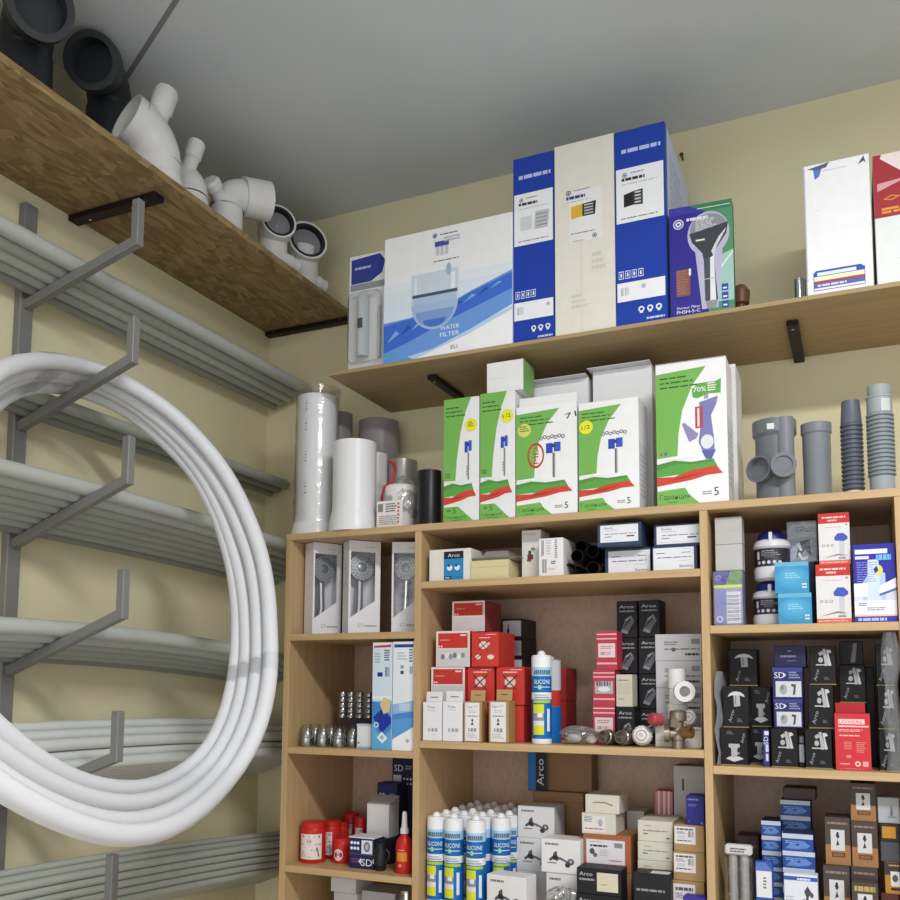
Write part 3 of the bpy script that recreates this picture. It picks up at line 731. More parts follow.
o, h = ontop('black_pipe', 'short black pipe between the red edged bag and first green box', 'pipe', 429.5, 472, .055, [(.0335, 0), (.0335, .06), (.032, .08), (.032, 1), (.028, 1), (.028, .7), (.001, .7)], P('#1e1e22', .35))
# bagged white fitting with a red edge
pm = on(1, .10, 401, 500); t = thing('bagged_fitting', 'white fitting in a clear bag with red edge and paper tag', 'fitting', (pm.x, .10, ZT+.0005))
mb = MB(); mb.lathe([(.04, 0), (.042, .06), (.046, .065), (.046, .125), (.04, .13), (.001, .13)], WP, 28); mb.build('fitting', t)
mb = MB(); mb.lump((0, 0, .082), .082, BAG, (.66, .62, 1), 8, 18, .14); mb.build('bag', t)
mb = MB(); mb.tube([(-.054, -.012, .004), (-.056, -.012, .05), (-.05, -.018, .1), (-.036, -.03, .125), (-.01, -.036, .135), (-.004, -.03, .165), (-.012, -.02, .19), (-.03, -.01, .2)], .0045, P('#b8303a', .4), 8); mb.build('red_edge', t)
mb = MB(); g = G(mb, flat((-.046, -.0555, .005), (1, 0, 0), (0, 0, 1), (0, -1, 0)), .08, .075, 0); mb.box((-.046, -.055, .005), (.034, -.0545, .08), '#e6e1e0', .0002); g.r(.05, .6, .25, .9, '#8a8488'); g.ln(.35, .55, .9, .9, 4, '#77727a'); g.ln(.1, .1, .9, .45, 5, '#a9a4aa'); g.ln(.8, .1, .9, .9, 6, '#c05a5a'); mb.build('paper_tag', t)
# ---- green and white boxes
GR, GR2, RD, YE = '#74b055', '#548c44', '#c84838', '#e3e03a'
def f_green(narrow, device='valve', md=False):
    def f(g):
        if narrow: g.p([(0, .33), (0, 1), (.78, 1), (.62, .88), (.48, .72), (.38, .5), (.34, .33)], GR)
        else: g.p([(0, .33), (0, .93), (.72, .95), (.52, .82), (.38, .66), (.32, .5), (.30, .34)], GR)
        g.ln(.06, .83 if narrow else .80, .62, .93 if narrow else .90, 3, '#2f5a2a', .3)
        g.p([(0, .25), (0, .29), (.25, .31), (.5, .29), (.8, .30), (.86, .24), (.5, .22), (.2, .24)], GR2); g.p([(0, .2), (0, .25), (.3, .285), (.55, .27), (.82, .28), (.84, .22)], '#57a046')
        g.p([(0, .135), (0, .2), (.25, .195), (.5, .235), (.84, .25), (.93, .195), (.72, .19), (.5, .165), (.25, .15)], RD); g.p([(.1, .165), (.4, .195), (.7, .215), (.4, .18)], '#a83026')
        if narrow:
            g.p([(0, 0), (.85, 0), (.6, .07), (.42, .12), (0, .12)], GR); g.t('5', .27, .065, .05, '#2f5a2a'); g.ln(.1, .075, .23, .1, 2, '#2f5a2a'); g.t('Гаранция', .04, .025, .024, '#2f5a2a', .6); g.ln(.22, .008, .58, .014, 1, '#3f7a35', 1)
            cx = .7
        else:
            g.p([(0, 0), (.6, 0), (.45, .07), (.4, .115), (0, .1)], GR); g.t('5', .8, .045, .06, '#2c2c30'); g.ln(.64, .05, .78, .08, 2, MG); g.t('Гаранция', .04, .04, .036, '#2f5a2a', .42); g.ln(.15, .015, .3, .022, 1, '#3f7a35', 1)
            cx = .62
        if device == 'valve':
            bw = .1 if narrow else .12
            g.r(cx-bw, .55, cx-.01, .64, '#2f4ab0'); g.r(cx+.01, .56, cx+bw, .645, '#3a58c0'); g.r(cx-.03, .6, cx+.03, .63, '#24398c'); g.r(cx-.012, .33, cx+.03, .55, '#8e9097'); g.r(cx-.012, .33, cx+.005, .55, '#55585f')
            if narrow: g.ln(cx-.05, .36, cx+.06, .44, 4, '#8a8c93')
            else:
                for k in range(7): g.c(cx-.2+k*.06, .69+.01*(k % 2), .03, '#5a5c63', .6)
        else:
            g.p([(cx+.0, .7), (cx+.26, .73), (cx+.24, .68), (cx+.16, .6), (cx+.2, .42), (cx+.2, .34), (cx+.05, .34), (cx-.02, .42), (cx+.02, .55)], '#7a7db4'); g.c(cx+.1, .78, .05, '#b4b5bd'); g.r(cx+.07, .72, cx+.13, .77, '#9d9ea8')
            g.r(cx-.06, .52, cx+.05, .67, '#b04a5c'); g.r(cx-.03, .53, cx, .66, '#e2d6da'); g.p([(cx-.25, .56), (cx-.22, .57), (cx-.02, .48), (cx-.05, .45), (cx-.15, .43)], '#8f86b4'); g.p([(cx+.02, .36), (cx+.22, .36), (cx+.16, .3), (cx+.08, .3)], '#5a62a8'); g.e(cx+.1, .42, .09, .05, '#dedfe8', 14)
            g.p([(.52, .80), (.62, .835), (.85, .835), (.93, .85), (.92, .75), (.75, .755), (.6, .73), (.53, .74)], '#5fa552'); g.t('70%', .54, .775, .035, '#f0f3ee', .18); g.ln(.74, .765, .9, .83, 4, '#dfeadb')
            g.p([(.05, .36), (.09, .38), (.08, .345)], '#b04a3a'); g.p([(.11, .36), (.15, .38), (.14, .345)], '#3a58c0')
        if narrow: g.ln(.05, .35, .2, .39, 2, '#3f7a35')
        g.ln(.05, .31, .6, .318, 1, '#dfe2e0')
        if md:
            g.e(.33, .54, .14, .115, '#c0392f', 24, .82); g.t('MD', .375, .465, .05, '#c0392f', .15, rot=90); g.c(.14, .78, .11, '#d9d070'); g.ln(.06, .76, .22, .82, 3, '#4d8a3c')
            g.t('71', .83, .84, .05, '#2c2c30', .1, rot=12)
    return f
def dot(u, v, txt='1/2'):
    def f(b):
        mb = MB(); r = .017; q = [(r*math.cos(6.2832*i/24), r*math.sin(6.2832*i/24)) for i in range(24)]
        mb.add([(x, -.0012, z) for x, z in q]+[(x, -.0006, z) for x, z in q], [tuple(range(24))]+[(i, (i+1) % 24, 24+(i+1) % 24, 24+i) for i in range(24)], YE)
        g = G(mb, flat((-r, -.0012, -r), (1, 0, 0), (0, 0, 1), (0, -1, 0)), 2*r, 2*r, .0001)
        if txt: g.t(txt, .5, .36, .3, '#3a3a20', .62, 'c', 8)
        else: g.ln(.25, .3, .75, .75, 3, '#7a7a40')
        o = mb.build('round_sticker', b.obj, (u*b.w, 0, v*b.h)); o['label'] = 'yellow round price sticker'
    return f
def sd_white(g): g.r(.05, .02, .95, .6, '#d9dadd'); g.ln(.15, .1, .85, .5, 9, LG)
g1 = bx('float_valve_box', 'leftmost green and white box, beside the black pipe', 'box', (443.5, 398, 479, 521), .005, .09, ZT, '#e3e4e6', f_green(True), group='green and white boxes', parts=dot(.78, .77, ''))
g2 = bx('float_valve_box', 'narrow green and white box supporting a smaller carton', 'box', (480, 392, 515, 519), .005, .09, ZT, '#e3e4e6', f_green(True), group='green and white boxes', parts=dot(.78, .80))
def pg3(b): upflap(b, .05, 1, .022, '#e3e4e6', .004)
g3 = bx('float_valve_box', 'green and white box stamped with a red oval', 'box', (516, 404, 577, 515), .005, .09, ZT, '#e8e9eb', f_green(False, md=True), group='green and white boxes', parts=pg3)
g4 = bx('float_valve_box', 'wide green and white box with yellow sticker reading 1/2', 'box', (578.5, 400, 639, 511), .005, .10, ZT, '#e8e9eb', f_green(False), side=sd_white, group='green and white boxes', parts=dot(.13, .77))
g5 = bx('cistern_valve_box', 'largest green and white box, with 70% printed on its flag', 'box', (656, 361, 727.5, 504), .005, .10, ZT, '#eaebed', f_green(False, 'flush'), side=sd_white, group='green and white boxes', parts=lambda b: flap(b, 0, 1, .0, col='#b9babf'))
def f_plain(g): g.ln(.1, .45, .5, .5, 1, '#d9d9dc')
def side_green(g): g.r(0, 0, 1, 1, '#7fae66')
bx('carton', 'small white carton with green side on top of the narrow green box', 'box', (486.5, 361, 523.5, 389), .025, .085, g2, '#e6e7e9', f_plain, side=side_green, parts=lambda b: flap(b, -.09, 1., .012, col='#dcdde0', z=.0004))
for px, n, lab in (((531, 381, 589, 512), 0, 'white carton with overhanging lid behind the red stamped green box'), ((593, 368, 653, 508), 1, 'taller white carton with overhanging lid behind the wide green box')):
    bx('carton', lab, 'box', px, .135, .16, ZT, '#e2e3e6', f_plain, group='white cartons behind', parts=lambda b: flap(b, -.05, 1., .028, col='#d6d7db'))
bx('carton', 'plain white carton edge showing right of the largest green box', 'box', (700, 366, 737, 500), .125, .12, ZT, '#e4e5e8', None, group='white cartons behind')
# ---- grey pipe fittings
GF, GF2 = P('#6a6f75', .35, 0, .04), P('#7b8087', .35, 0, .04)
def hz(px, top, Y, z0=ZT):
    pm = on(1, Y, px, 460); lo, hi = .01, 1.
    for _ in range(40):
        h = (lo+hi)/2
        if pj((pm.x, pm.y, z0+h))[1] > top: lo = h
        else: hi = h
    return pm, h
pm, h = hz(775, 423, .10); k = on(1, .10, 800, 460).x-pm.x
t = thing('inspection_tee', 'dark grey inspection tee with round screw cap', 'pipe fitting', (pm.x, .10, ZT+.0005))
r = k*.9; mb = MB(); mb.lathe([(r*.88, 0), (r*.88, h*.80), (r, h*.84), (r, h), (r*.9, h), (r*.85, h*.8), (.001, h*.8)], GF, 36); mb.build('body', t)
mb = MB(); mb.lathe([(r*.55, 0), (r*.55, r*1.0), (r*.64, r*1.02), (r*.64, r*1.25), (r*.55, r*1.25), (r*.52, r*.9), (.001, r*.9)], GF, 30, axm((-.006, 0, h*.38), (-.5, -1, .05))); mb.build('side_mouth', t)
mb = MB(); mb.lathe([(r*.5, 0), (r*.5, r*1.15), (r*.58, r*1.15), (r*.58, r*1.5), (r*.42, r*1.5), (r*.42, r*1.42), (.001, r*1.42)], GF, 30, axm((.005, 0, h*.40), (.26, -1, .0))); mb.build('screw_cap', t)
mb = MB(); mb.lathe([(r*.4, 0), (r*.4, h)], GF2, 24, Matrix.Translation((r*.52, -r*.62, 0))); mb.build('branch', t)
mb = MB(); mb.box((-.012, -r*1.01, h*.86), (.004, -r*.99, h*.93), '#d9dadc', .0003); o = mb.build('label_sticker', t); o['label'] = 'small white sticker'
pm, h = hz(817, 425, .10); r = on(1, .10, 834, 460).x-pm.x
t = thing('pipe_coupling', 'mid grey straight pipe coupling between the tee and ribbed hoses', 'pipe fitting', (pm.x, .10, ZT+.0005)); r *= .93
mb = MB(); mb.lathe([(r*.9, 0), (r*.9, h*.58), (r*.92, h*.6), (r*.92, h*.86)], GF2, 36, None, True, True, False); mb.build('body', t)
mb = MB(); mb.lathe([(r*.92, h*.86), (r, h*.88), (r, h), (r*.93, h), (r*.88, h*.8), (.001, h*.8)], GF2, 36, None, True, False, False); mb.build('socket_rim', t)
def hose(px, half, top, Y, label, cuff, rib, foot, capped):
    pm, h = hz(px, top, Y); r = (on(1, Y, px+half, 460).x-pm.x)*.95
    t = thing('ribbed_hose', label, 'hose', (pm.x, Y, ZT+.0005), 'ribbed grey hoses')
    z0, z1 = (.07*h, h*.76) if not capped else (h*.16, h*.74)
    mb = MB(); mb.lathe([(r*.8, 0), (r*.8, z0)] if not capped else [(r*.9, 0), (r*.9, z0)], foot, 28); mb.build('end_cuff', t)
    pr = []; n = 15
    for i in range(n):
        a = z0+(z1-z0)*i/n; s_ = (z1-z0)/n
        pr += [(r*.86, a), (r*.86, a+s_*.28), (r, a+s_*.42), (r, a+s_*.86)]
    pr.append((r*.86, z1)); mb = MB(); mb.lathe(pr, rib, 28, None, True, False, False); mb.build('ribbed_tube', t)
    mb = MB()
    if capped: mb.lathe([(r*.88, z1), (r*.92, z1+.004), (r*.92, h*.88), (r*.97, h*.885), (r*.97, h*.9), (r*.82, h*.91), (r*.86, h), (r*.76, h), (.001, h*.97)], cuff, 28)
    else: mb.lathe([(r*.9, z1), (r*.94, z1+.004), (r*.8, h), (r*.7, h), (.001, h*.97)], cuff, 28)
    mb.build('sleeve', t)
    if capped:
        mb = MB(); g = G(mb, wrap(r*.925, z1, -math.pi/2+.1), r, h*.13, .0003); g.r(0, .05, .7, .95, '#c4c9cc'); mb.build('label_sticker', t)
hose(852.5, 12.3, 402, .085, 'shorter dark grey ribbed hose with white foot, right of the coupling', P('#5e6370', .4), P('#565b68', .4), WP, False)
hose(881.5, 15.2, 387, .075, 'taller light grey ribbed hose with capped top', P('#9aa3a8', .4), P('#868f96', .4), P('#98a0a6', .4), True)
# ================================================================== bookcase, left bay
CH = P('#b9bcc0', .18, .9, .03)
def p_head(round_, tilt):
    def f(b):
        w, h, d = b.w, b.h, b.d
        mb = MB(); t = .0009                            # printed front panel with its cut-out window
        for q in ([(0, 0), (1, 0), (1, .46), (.83, .36), (.0, .16)], [(.83, .36), (1, .46), (1, 1), (.83, 1)], [(0, .88), (.83, .88), (.83, 1), (0, 1)], [(0, .16), (.06, .18), (.06, .88), (0, .88)]):
            mb.add([(x*w, 0, z*h) for x, z in q]+[(x*w, t, z*h) for x, z in q], [tuple(range(len(q))), tuple(range(len(q), 2*len(q)))]+[(i, (i+1) % len(q), len(q)+(i+1) % len(q), len(q)+i) for i in range(len(q))], '#e3e3e7')
        g = G(mb, flat((0, 0, 0), (1, 0, 0), (0, 0, 1), (0, -1, 0)), w, h)
        g.ln(.5, .925, .8, .94, 1, LG); g.p([(.3, .075), (.45, .085), (.45, .12), (.3, .11)], '#b9bcc4'); g.p([(.33, .085), (.42, .09), (.42, .112), (.33, .105)], '#e3e3e7'); g.ln(.5, .08, .9, .1, 1, '#a3a7b3', 1)
        o = mb.build('front_panel', b.obj, (0, 0, 0))
        mb = MB(); c = Vector((w*.45, .02, h*.72)); r = w*.41
        x = axm(c, (math.sin(R(tilt))*.4, -1, .1)); mb.lathe([(r*.5, -.02), (r*.95, -.006), (r, 0), (r*.96, .006), (.001, .008)], P('#a3a8ac', .3, .35), 28, x)
        for k, n in ((.35, 8), (.6, 14), (.82, 20)):
            for i in range(n): mb.ball((r*k*math.cos(6.283*i/n), r*k*math.sin(6.283*i/n), .009), .0017, '#4d5258', 6, (1, 1, .5), x)
        mb.lathe([(r*.35, .0085), (r*.3, .0095), (.001, .0095)], P('#7f868c', .3, .5), 20, x); mb.build('spray_head', b.obj)
        mb = MB(); mb.tube([c+Vector((0, .012, -r*.6)), c+Vector((0, .012, -r*1.25)), Vector((w*.42, d*.45, h*.3)), Vector((w*.36, d*.5, h*.06))], .011, P('#c3c6c9', .18, .9), 12); mb.build('handle', b.obj)
        mb = MB(); mb.add([(.06*w, .0025, .14*h), (.83*w, .0025, .3*h), (.83*w, .0025, .88*h), (.06*w, .0025, .88*h)], [(0, 1, 2, 3)], FILM); mb.build('window_film', b.obj)
    return f
ST = ('shower head cartons')
bx('shower_head_box', 'windowed shower head carton nearest the bookcase side panel', 'shower head box', (312.8, 541, 341.5, 634), .035, .05, Z[0, 0], '#dcdce0', None, rot=61, parts=p_head(True, 12), open_front=True, mt=ZT-TH-.002, group=ST)
bx('shower_head_box', 'windowed shower head carton in the middle of the three', 'shower head box', (348.5, 538, 380.5, 632), .045, .055, Z[0, 0], '#dcdce0', None, rot=48, parts=p_head(False, 5), open_front=True, mt=ZT-TH-.002, group=ST)
bx('shower_head_box', 'windowed shower head carton partly hidden by the bookcase divider', 'shower head box', (391.5, 542, 422, 632), .07, .075, Z[0, 0], '#d5d5da', None, rot=20, parts=p_head(True, -25), open_front=True, group=ST)
# ---- chrome goods
def nut(mb, r, h, m=CH, xf=None): mb.lathe([(r*.9, 0), (r, h*.1), (r, h*.45), (r*.86, h*.5), (r*.84, h*.7), (r*.5, h*.9), (r*.3, h), (.001, h)], m, 16, xf)
z = Z[0, 1]
kn = MB(); nut(kn, .0165, .05)
bag_ = MB(); bag_.lathe([(.019, 0), (.02, .02), (.02, .045), (.013, .058), (.004, .06)], FILM, 12, None, True, False, False)
proto = None
spots = [(307, .05), (323, .055), (339, .052), (353, .075), (315, .10), (331, .105)]
wd = ['nearest the bookcase side', 'second from the bookcase side', 'third from the bookcase side', 'next to the white card box', 'behind the first two in the row', 'behind the middle of the front row']
for (px, y), w_ in zip(spots, wd):
    pm = on(1, y, px, 735)
    if proto is None:
        t = thing('chrome_fitting', 'x', 'tap part', (0, 0, 0)); kn.build('cap', t); bag_.build('bag', t); proto = t; o = t
    else:
        o = proto.copy(); COL.objects.link(o)
        for ch in list(proto.children): c = ch.copy(); COL.objects.link(c); c.parent = o
    o.location = (pm.x, y, z+.0005); tag(o, f'bagged chrome cap on the left bay shelf, {w_}', 'tap part', 'bagged chrome caps')
xs = [on(1, .17, px, 700).x for px in (342.5, 351, 360, 369)]
bx('dark_card_box', 'small dark box under the stacked chrome caps', 'box', (338.5, 719, 373, 748), .152, .04, z, '#3a3436', None)
zb = bpy.data.objects['dark_card_box'].location.z+max(v.co.z for v in bpy.data.objects['dark_card_box'].data.vertices)
cap = MB(); cap.lathe([(.0098, 0), (.0105, .002), (.0105, .006), (.0085, .0125), (.004, .0148), (.001, .015)], CH, 14); base_o = None
CN = ['first column from the left', 'second column', 'third column', 'column nearest the tall boxes']; LN = ['bottom', 'second', 'third', 'fourth', 'top']
for i, x in enumerate(xs):
    for j in range(5):
        if base_o is None: base_o = cap.build('chrome_rosette'); o = base_o
        else: o = base_o.copy(); COL.objects.link(o)
        o.location = (x, .172, zb+.0006+j*.0155); tag(o, f'small chrome rosette, {LN[j]} of the {CN[i]}', 'tap part', 'stacked chrome rosettes')
def f_card(g): g.r(.08, .1, .92, .9, '#e3e5e8'); g.r(0, 0, 1, .08, '#9cc4d6'); g.r(0, .92, 1, 1, '#a9cbd8'); g.r(.08, .2, .2, .26, '#3a3a42')
bx('card_box', 'small white card box with pale blue edges', 'box', (356.5, 724, 371.5, 748), .03, .03, z, '#cfdce2', f_card)
def f_tall(blue):
    def f(g):
        g.r(0, 0, 1, 1, '#e2e7ee')
        if blue:
            g.r(0, 0, 1, .98, '#cfe0ea'); g.r(0, .0, 1, .45, '#5fa9d6'); g.r(.0, .945, 1, .985, '#dfe3ea'); g.p([(.05, .95), (.95, .955), (.95, .98), (.05, .97)], '#b04a6c'); g.p([(0, .25), (.0, .45), (.4, .43), (.9, .33), (1, .3), (1, .2), (.5, .1)], '#3f86cc'); g.p([(.05, .3), (.5, .15), (.98, .25), (.98, .3), (.5, .38)], '#23359a'); g.c(.22, .23, .13, '#cfd6f2', .55)
            g.r(.0, .47, 1, .5, '#e3edf4'); g.p([(.4, .42), (.6, .49), (.95, .46), (.9, .36), (.6, .33)], '#d8c08a'); g.p([(.25, .11), (.55, .06), (.8, .11), (.5, .17)], '#e6eaf0'); g.c(.52, .115, .1, '#b0b4bd')
            g.r(.25, .68, .52, .72, '#232f8e'); g.bar(.65, .68, .88, .77, '#3c3d46', 7); g.ln(.6, .82, .9, .93, 5, '#50525c'); g.ln(.1, .8, .5, .9, 4, '#9fb2c4')
        else:
            g.r(.05, .945, .95, .975, '#3a3f94'); g.p([(0, .17), (1, .3), (1, .36), (0, .33)], '#4a87cf'); g.p([(0, .33), (1, .36), (1, .46), (.6, .44), (0, .42)], '#8fb5e2'); g.p([(0, .1), (0, .28), (.95, .3), (1, .26), (1, .22)], '#5b9bd8'); g.p([(.0, 0), (1, 0), (1, .22), (0, .1)], '#eceef2'); g.r(.3, .36, .8, .43, '#b9cde2'); g.c(.7, .09, .08, '#a8acb8')
            g.bar(.78, .7, .92, .77, '#3c3d46', 6); g.ln(.75, .8, .93, .93, 5, '#5a5c66'); g.ln(.2, .82, .65, .9, 3, '#b9c2cc'); g.r(.35, .7, .5, .73, '#3c3d46'); g.r(.35, .75, .5, .78, '#8f98a4')
    return f
bx('filter_carton', 'tall slim light blue carton with pink top band', 'box', (372.2, 642.5, 392, 751), .012, .08, z, '#d6e0ea', f_tall(True), group='tall slim cartons')
bx('filter_carton', 'tall slim white carton with dark blue top band beside the divider', 'box', (392.6, 641.5, 414.5, 751.5), .012, .08, z, '#e0e4ea', f_tall(False), group='tall slim cartons')
# ---- red bottles, navy boxes
z = Z[0, 2]; RB = P('#c32722', .35)
def jar(px, half, top, Y, label, kind):
    pm = on(1, Y, px, 845); r = (on(1, Y, px+half, 845).x-pm.x)*.95; lo, hi = .01, .5
    for _ in range(40):
        h = (lo+hi)/2
        if pj((pm.x, pm.y-r*.3, z+h))[1] > top: lo = h
        else: hi = h
    t = thing('thread_sealant_jar', label, 'jar', (pm.x, Y, z+.0005), 'red sealant jars', 0)
    mb = MB(); mb.lathe([(r*.96, 0), (r, .004), (r, h*.8), (r*.95, h*.84), (r*.93, h*.86)], RB, 26, None, True, True, False); mb.build('jar_body', t)
    mb = MB(); mb.lathe([(r*.93, h*.86), (r*.97, h*.87), (r*.97, h*.98), (r*.9, h), (.001, h)], RB, 26, None, True, False, False); mb.build('cap', t)
    mb = MB(); u = 1.9 if kind == 0 else 1.1
    g = G(mb, wrap(r, h*.1, -math.pi/2-u/2+(.35 if kind == 0 else .1)), r*u, h*.62, .0003)
    if kind < 2:
        g.r(0, 0, 1, 1, '#e4d6d4'); g.ln(.08, .85, .9, .95, 1, '#6a4a58', 1); g.t('55', .35, .66, .14, '#4a3a52', .2); g.ln(.05, .56, .95, .62, 1, '#8a5a68', 1); g.p([(.1, .1), (.18, .35), (.28, .1)], '#4a4550'); g.p([(.4, .1), (.55, .4), (.62, .36), (.5, .08)], '#7d7480'); g.p([(.65, .3), (.8, .5), (.9, .1), (.84, .1), (.78, .36)], '#5f5866')
    elif kind == 2: g.e(.5, .4, .5, .38, '#dfd2d2', 20); g.ln(.3, .35, .75, .55, 3, '#a2878d')
    else: g.r(.1, .3, .9, 1, '#7d7f8c'); g.ln(.2, .4, .8, .9, 5, '#b5b6bf')
    o = mb.build('label', t); o['label'] = 'white printed label'
    return t
jar(313, 11.3, 822, .075, 'red sealant jar with white label, nearest the bookcase side', 0)
jar(331, 9, 821, .15, 'red sealant jar half hidden, second from the bookcase side', 1)
jar(342, 8.2, 838, .10, 'low red jar with round pale label behind the navy box', 2)
jar(341, 7, 822, .215, 'red jar with small grey label at the back', 3)
jar(350.5, 8, 813, .265, 'red sealant jar at the back, touching the rear panel', 1)
jar(361, 6.5, 817, .225, 'narrow red jar standing behind the white tilted carton', 1)
def f_sd(flip=False):
    def f(g):
        g.r(.04, .55, .96, .95, '#262b63'); g.t('SD', .08, .62, .26, '#dfe0ea', .42); g.p([(.5, .75), (.62, .62), (.5, .62)], '#dfe0ea'); g.ln(.62, .66, .92, .86, 2, '#9a9cc4'); g.r(.06, .12, .42, .5, '#d8d9e2'); g.e(.24, .31, .1, .13, '#777a8c', 12)
        for i in range(3):
            for j in range(2): g.c(.55+i*.15, .18+j*.18, .045, '#d8d9e2')
    return f
def f_sd2(g):
    g.r(.05, .5, .45, .95, '#262b63')
    for i in range(3):
        for j in range(2): g.c(.1+i*.13, .66+j*.18, .055, '#e8e8ee')
    g.r(.5, .5, .94, .95, '#dcdde4'); g.e(.72, .73, .13, .17, '#6f7280', 14); g.e(.72, .73, .07, .1, '#b9bbc6', 12); g.r(0, .46, 1, .48, '#5a5f94'); g.t('SD', .95, .38, .22, '#e4e5ee', .42, 'r', 180); g.t('SD', .5, .1, .24, '#e4e5ee', .44); g.ln(.1, .15, .42, .32, 2, '#7a4a84'); g.p([(.38, .24), (.5, .36), (.5, .12)], '#e4e5ee')
def lidp(b):
    mb = MB(); mb.box((-.001, -.001, 0), (b.w+.001, b.d+.001, .003), '#dfdfe3', .0004); mb.build('lid', b.obj, (0, 0, b.h+.0003))
nv = bx('navy_valve_box', 'navy box with white lid and SD lettering at the shelf front', 'box', (349, 838.5, 374, 866), .045, .06, z, '#23264f', f_sd2, parts=lidp)
s1 = bx('dark_carton', 'plain dark navy carton supporting the tilted white carton', 'box', (364, 838, 391, 868), .13, .075, z, '#23233c', None)
s2 = bx('navy_valve_box', 'tall navy carton behind the tilted white one, SD on top edge', 'box', (376.5, 783, 397, 866), .215, .06, z, '#22254a', f_sd())
s3 = bx('navy_valve_box', 'topmost navy carton with SD lettering against the divider', 'box', (391.5, 758, 414, 866), .285, .06, z, '#22254a', lambda g: (g.t('SD', .1, .86, .07, '#dfe0ea', .4), g.ln(.6, .87, .9, .92, 2, '#9a9cc4'), g.r(.06, .7, .42, .82, '#c9cad6'), [g.c(.55+i*.15, .73+j*.05, .045, '#d8d9e2') for i in range(3) for j in range(2)]))
def f_tilt(g): g.r(.06, .05, .94, .95, '#d6d6d9')
def p_tilt(b):
    mb = MB(); w, d = b.w, b.d
    mb.add([(0, 0, 0), (w, 0, 0), (w, d, .018), (0, d, .018), (0, d, 0), (w, d, 0)], [(0, 1, 2, 3), (1, 5, 2), (0, 3, 4), (3, 2, 5, 4)], '#c9c9cd'); mb.build('lid_flap', b.obj, (0, 0, b.h+.0005))
bx('white_carton', 'plain white carton with raised lid on the dark navy carton', 'box', (366.5, 804, 389, 837), .135, .06, s1, '#cfcfd3', f_tilt, parts=p_tilt)
pm = on(1, .05, 380.5, 858); t = thing('black_clip', 'black plastic clip with side wing, right of the navy box', 'clip', (pm.x, .05, z+.0005)); BP = P('#1f1f22', .4)
mb = MB(); mb.lathe([(.014, 0), (.015, .012), (.0175, .014), (.0175, .05), (.014, .056), (.014, .07), (.008, .076), (.001, .078)], BP, 18); mb.build('body', t)
mb = MB(); mb.tube([(.014, 0, .02), (.024, 0, .03), (.026, 0, .045), (.016, 0, .055)], .0035, BP, 8); mb.build('wing', t)
pm = on(1, .045, 405.5, 850); t = thing('sealant_bottle', 'red bottle with white nozzle against the bookcase divider', 'bottle', (pm.x-.006, .05, z+.0005)); r = .0225
mb = MB(); mb.lathe([(r*.95, 0), (r, .005), (r, .07), (r*.9, .082), (r*.45, .094), (r*.4, .1)], RB, 26, None, True, True, True); mb.build('bottle_body', t)
mb = MB(); mb.lathe([(r*.52, .1), (r*.5, .112), (r*.36, .116), (r*.28, .152), (r*.2, .156), (.001, .157)], P('#d9dadd', .35), 20); mb.build('nozzle', t)
mb = MB(); g = G(mb, wrap(r, .012, -math.pi/2-.5), r*1.3, .05, .0003); g.r(.0, .4, 1, .85, '#d98a2e'); g.c(.35, .18, .14, '#e2b0a8', .5); g.ln(.1, .9, .8, .98, 1, '#d8a09a'); mb.build('label', t)
# ---- bottom row peeking above the frame edge
z = Z[0, 3]
c1 = bx('white_carton', 'white carton low in the left bay, under its upper twin', 'box', (333, 893, 357, 960), .15, .1, z, '#cfcfd2', None, group='low white cartons')
bx('white_carton', 'white carton on top of its twin, just below the red jars', 'box', (330.5, 878, 356, 891), .15, .1, c1, '#d3d3d6', None, group='low white cartons')
bx('white_carton', 'wide grey carton low in the left bay with silver edge', 'box', (361, 892, 395, 950), .17, .1, z, '#b9b9bd', None, group='low white cartons')
pm = on(1, .04, 408, 895); mb = MB()
mb.lathe([(.02, 0), (.02, .18), (.023, .185), (.023, .235), (.016, .25), (.016, .268), (.001, .27)], CHROME, 20); tag(mb.build('chrome_tap', None, (pm.x-.008, .05, z+.0005)), 'chrome tap end at the lowest visible shelf by the divider', 'tap part')
# ================================================================== bookcase, middle bay, upper row
z = Z[1, 0]
def p_blue(b): sticker(b, .36, .03, .83, .92, lambda g: (g.r(0, .0, 1, .74, '#2f83bf'), g.r(0, .74, 1, 1, '#22262e'), g.t('Arco', .2, .8, .13, '#d5dbe2', .6), [(g.e(.3+.38*i, .42, .14, .1, '#dbe7ef', 14), g.e(.26+.38*i, .5, .07, .05, '#2a3b4c', 10)) for i in range(2)], g.r(.03, .03, .4, .13, '#23467c'), g.ln(.08, .06, .3, .09, 1, '#dfe6f0', 1), g.ln(.5, .06, .9, .09, 1, '#1d5c90')), lab='blue and black printed label')
bx('valve_box', 'white carton with blue label reading Arco', 'box', (429, 549, 471, 583), .015, .08, z, '#dcdad4', None, parts=p_blue)
cb = bx('cream_box', 'low cream carton holding a crumpled silver foil tray', 'box', (470, 560, 508.5, 581), .012, .11, z, '#cfc69a', lambda g: (g.r(0, .62, 1, .64, '#b3a97e'), g.r(.1, .1, .9, .12, '#c4bb90')))
t = thing('foil_tray', 'grey foil tray lying upside down on the cream carton', 'tray', (cb.loc[0]+.02, cb.loc[1]+.055, cb.top+.0005), None)
FO = P('#a9a9a7', .35, .5, .08)
mb = MB(); q0 = [(-.005, -.04), (.085, -.04), (.085, .04), (-.005, .04)]; q1 = [(.012, -.025), (.07, -.025), (.07, .025), (.012, .025)]
mb.add([(x, y, .0) for x, y in q0]+[(x, y, .026) for x, y in q1], [(0, 1, 5, 4), (1, 2, 6, 5), (2, 3, 7, 6), (3, 0, 4, 7), (4, 5, 6, 7)], FO); mb.build('tray', t)
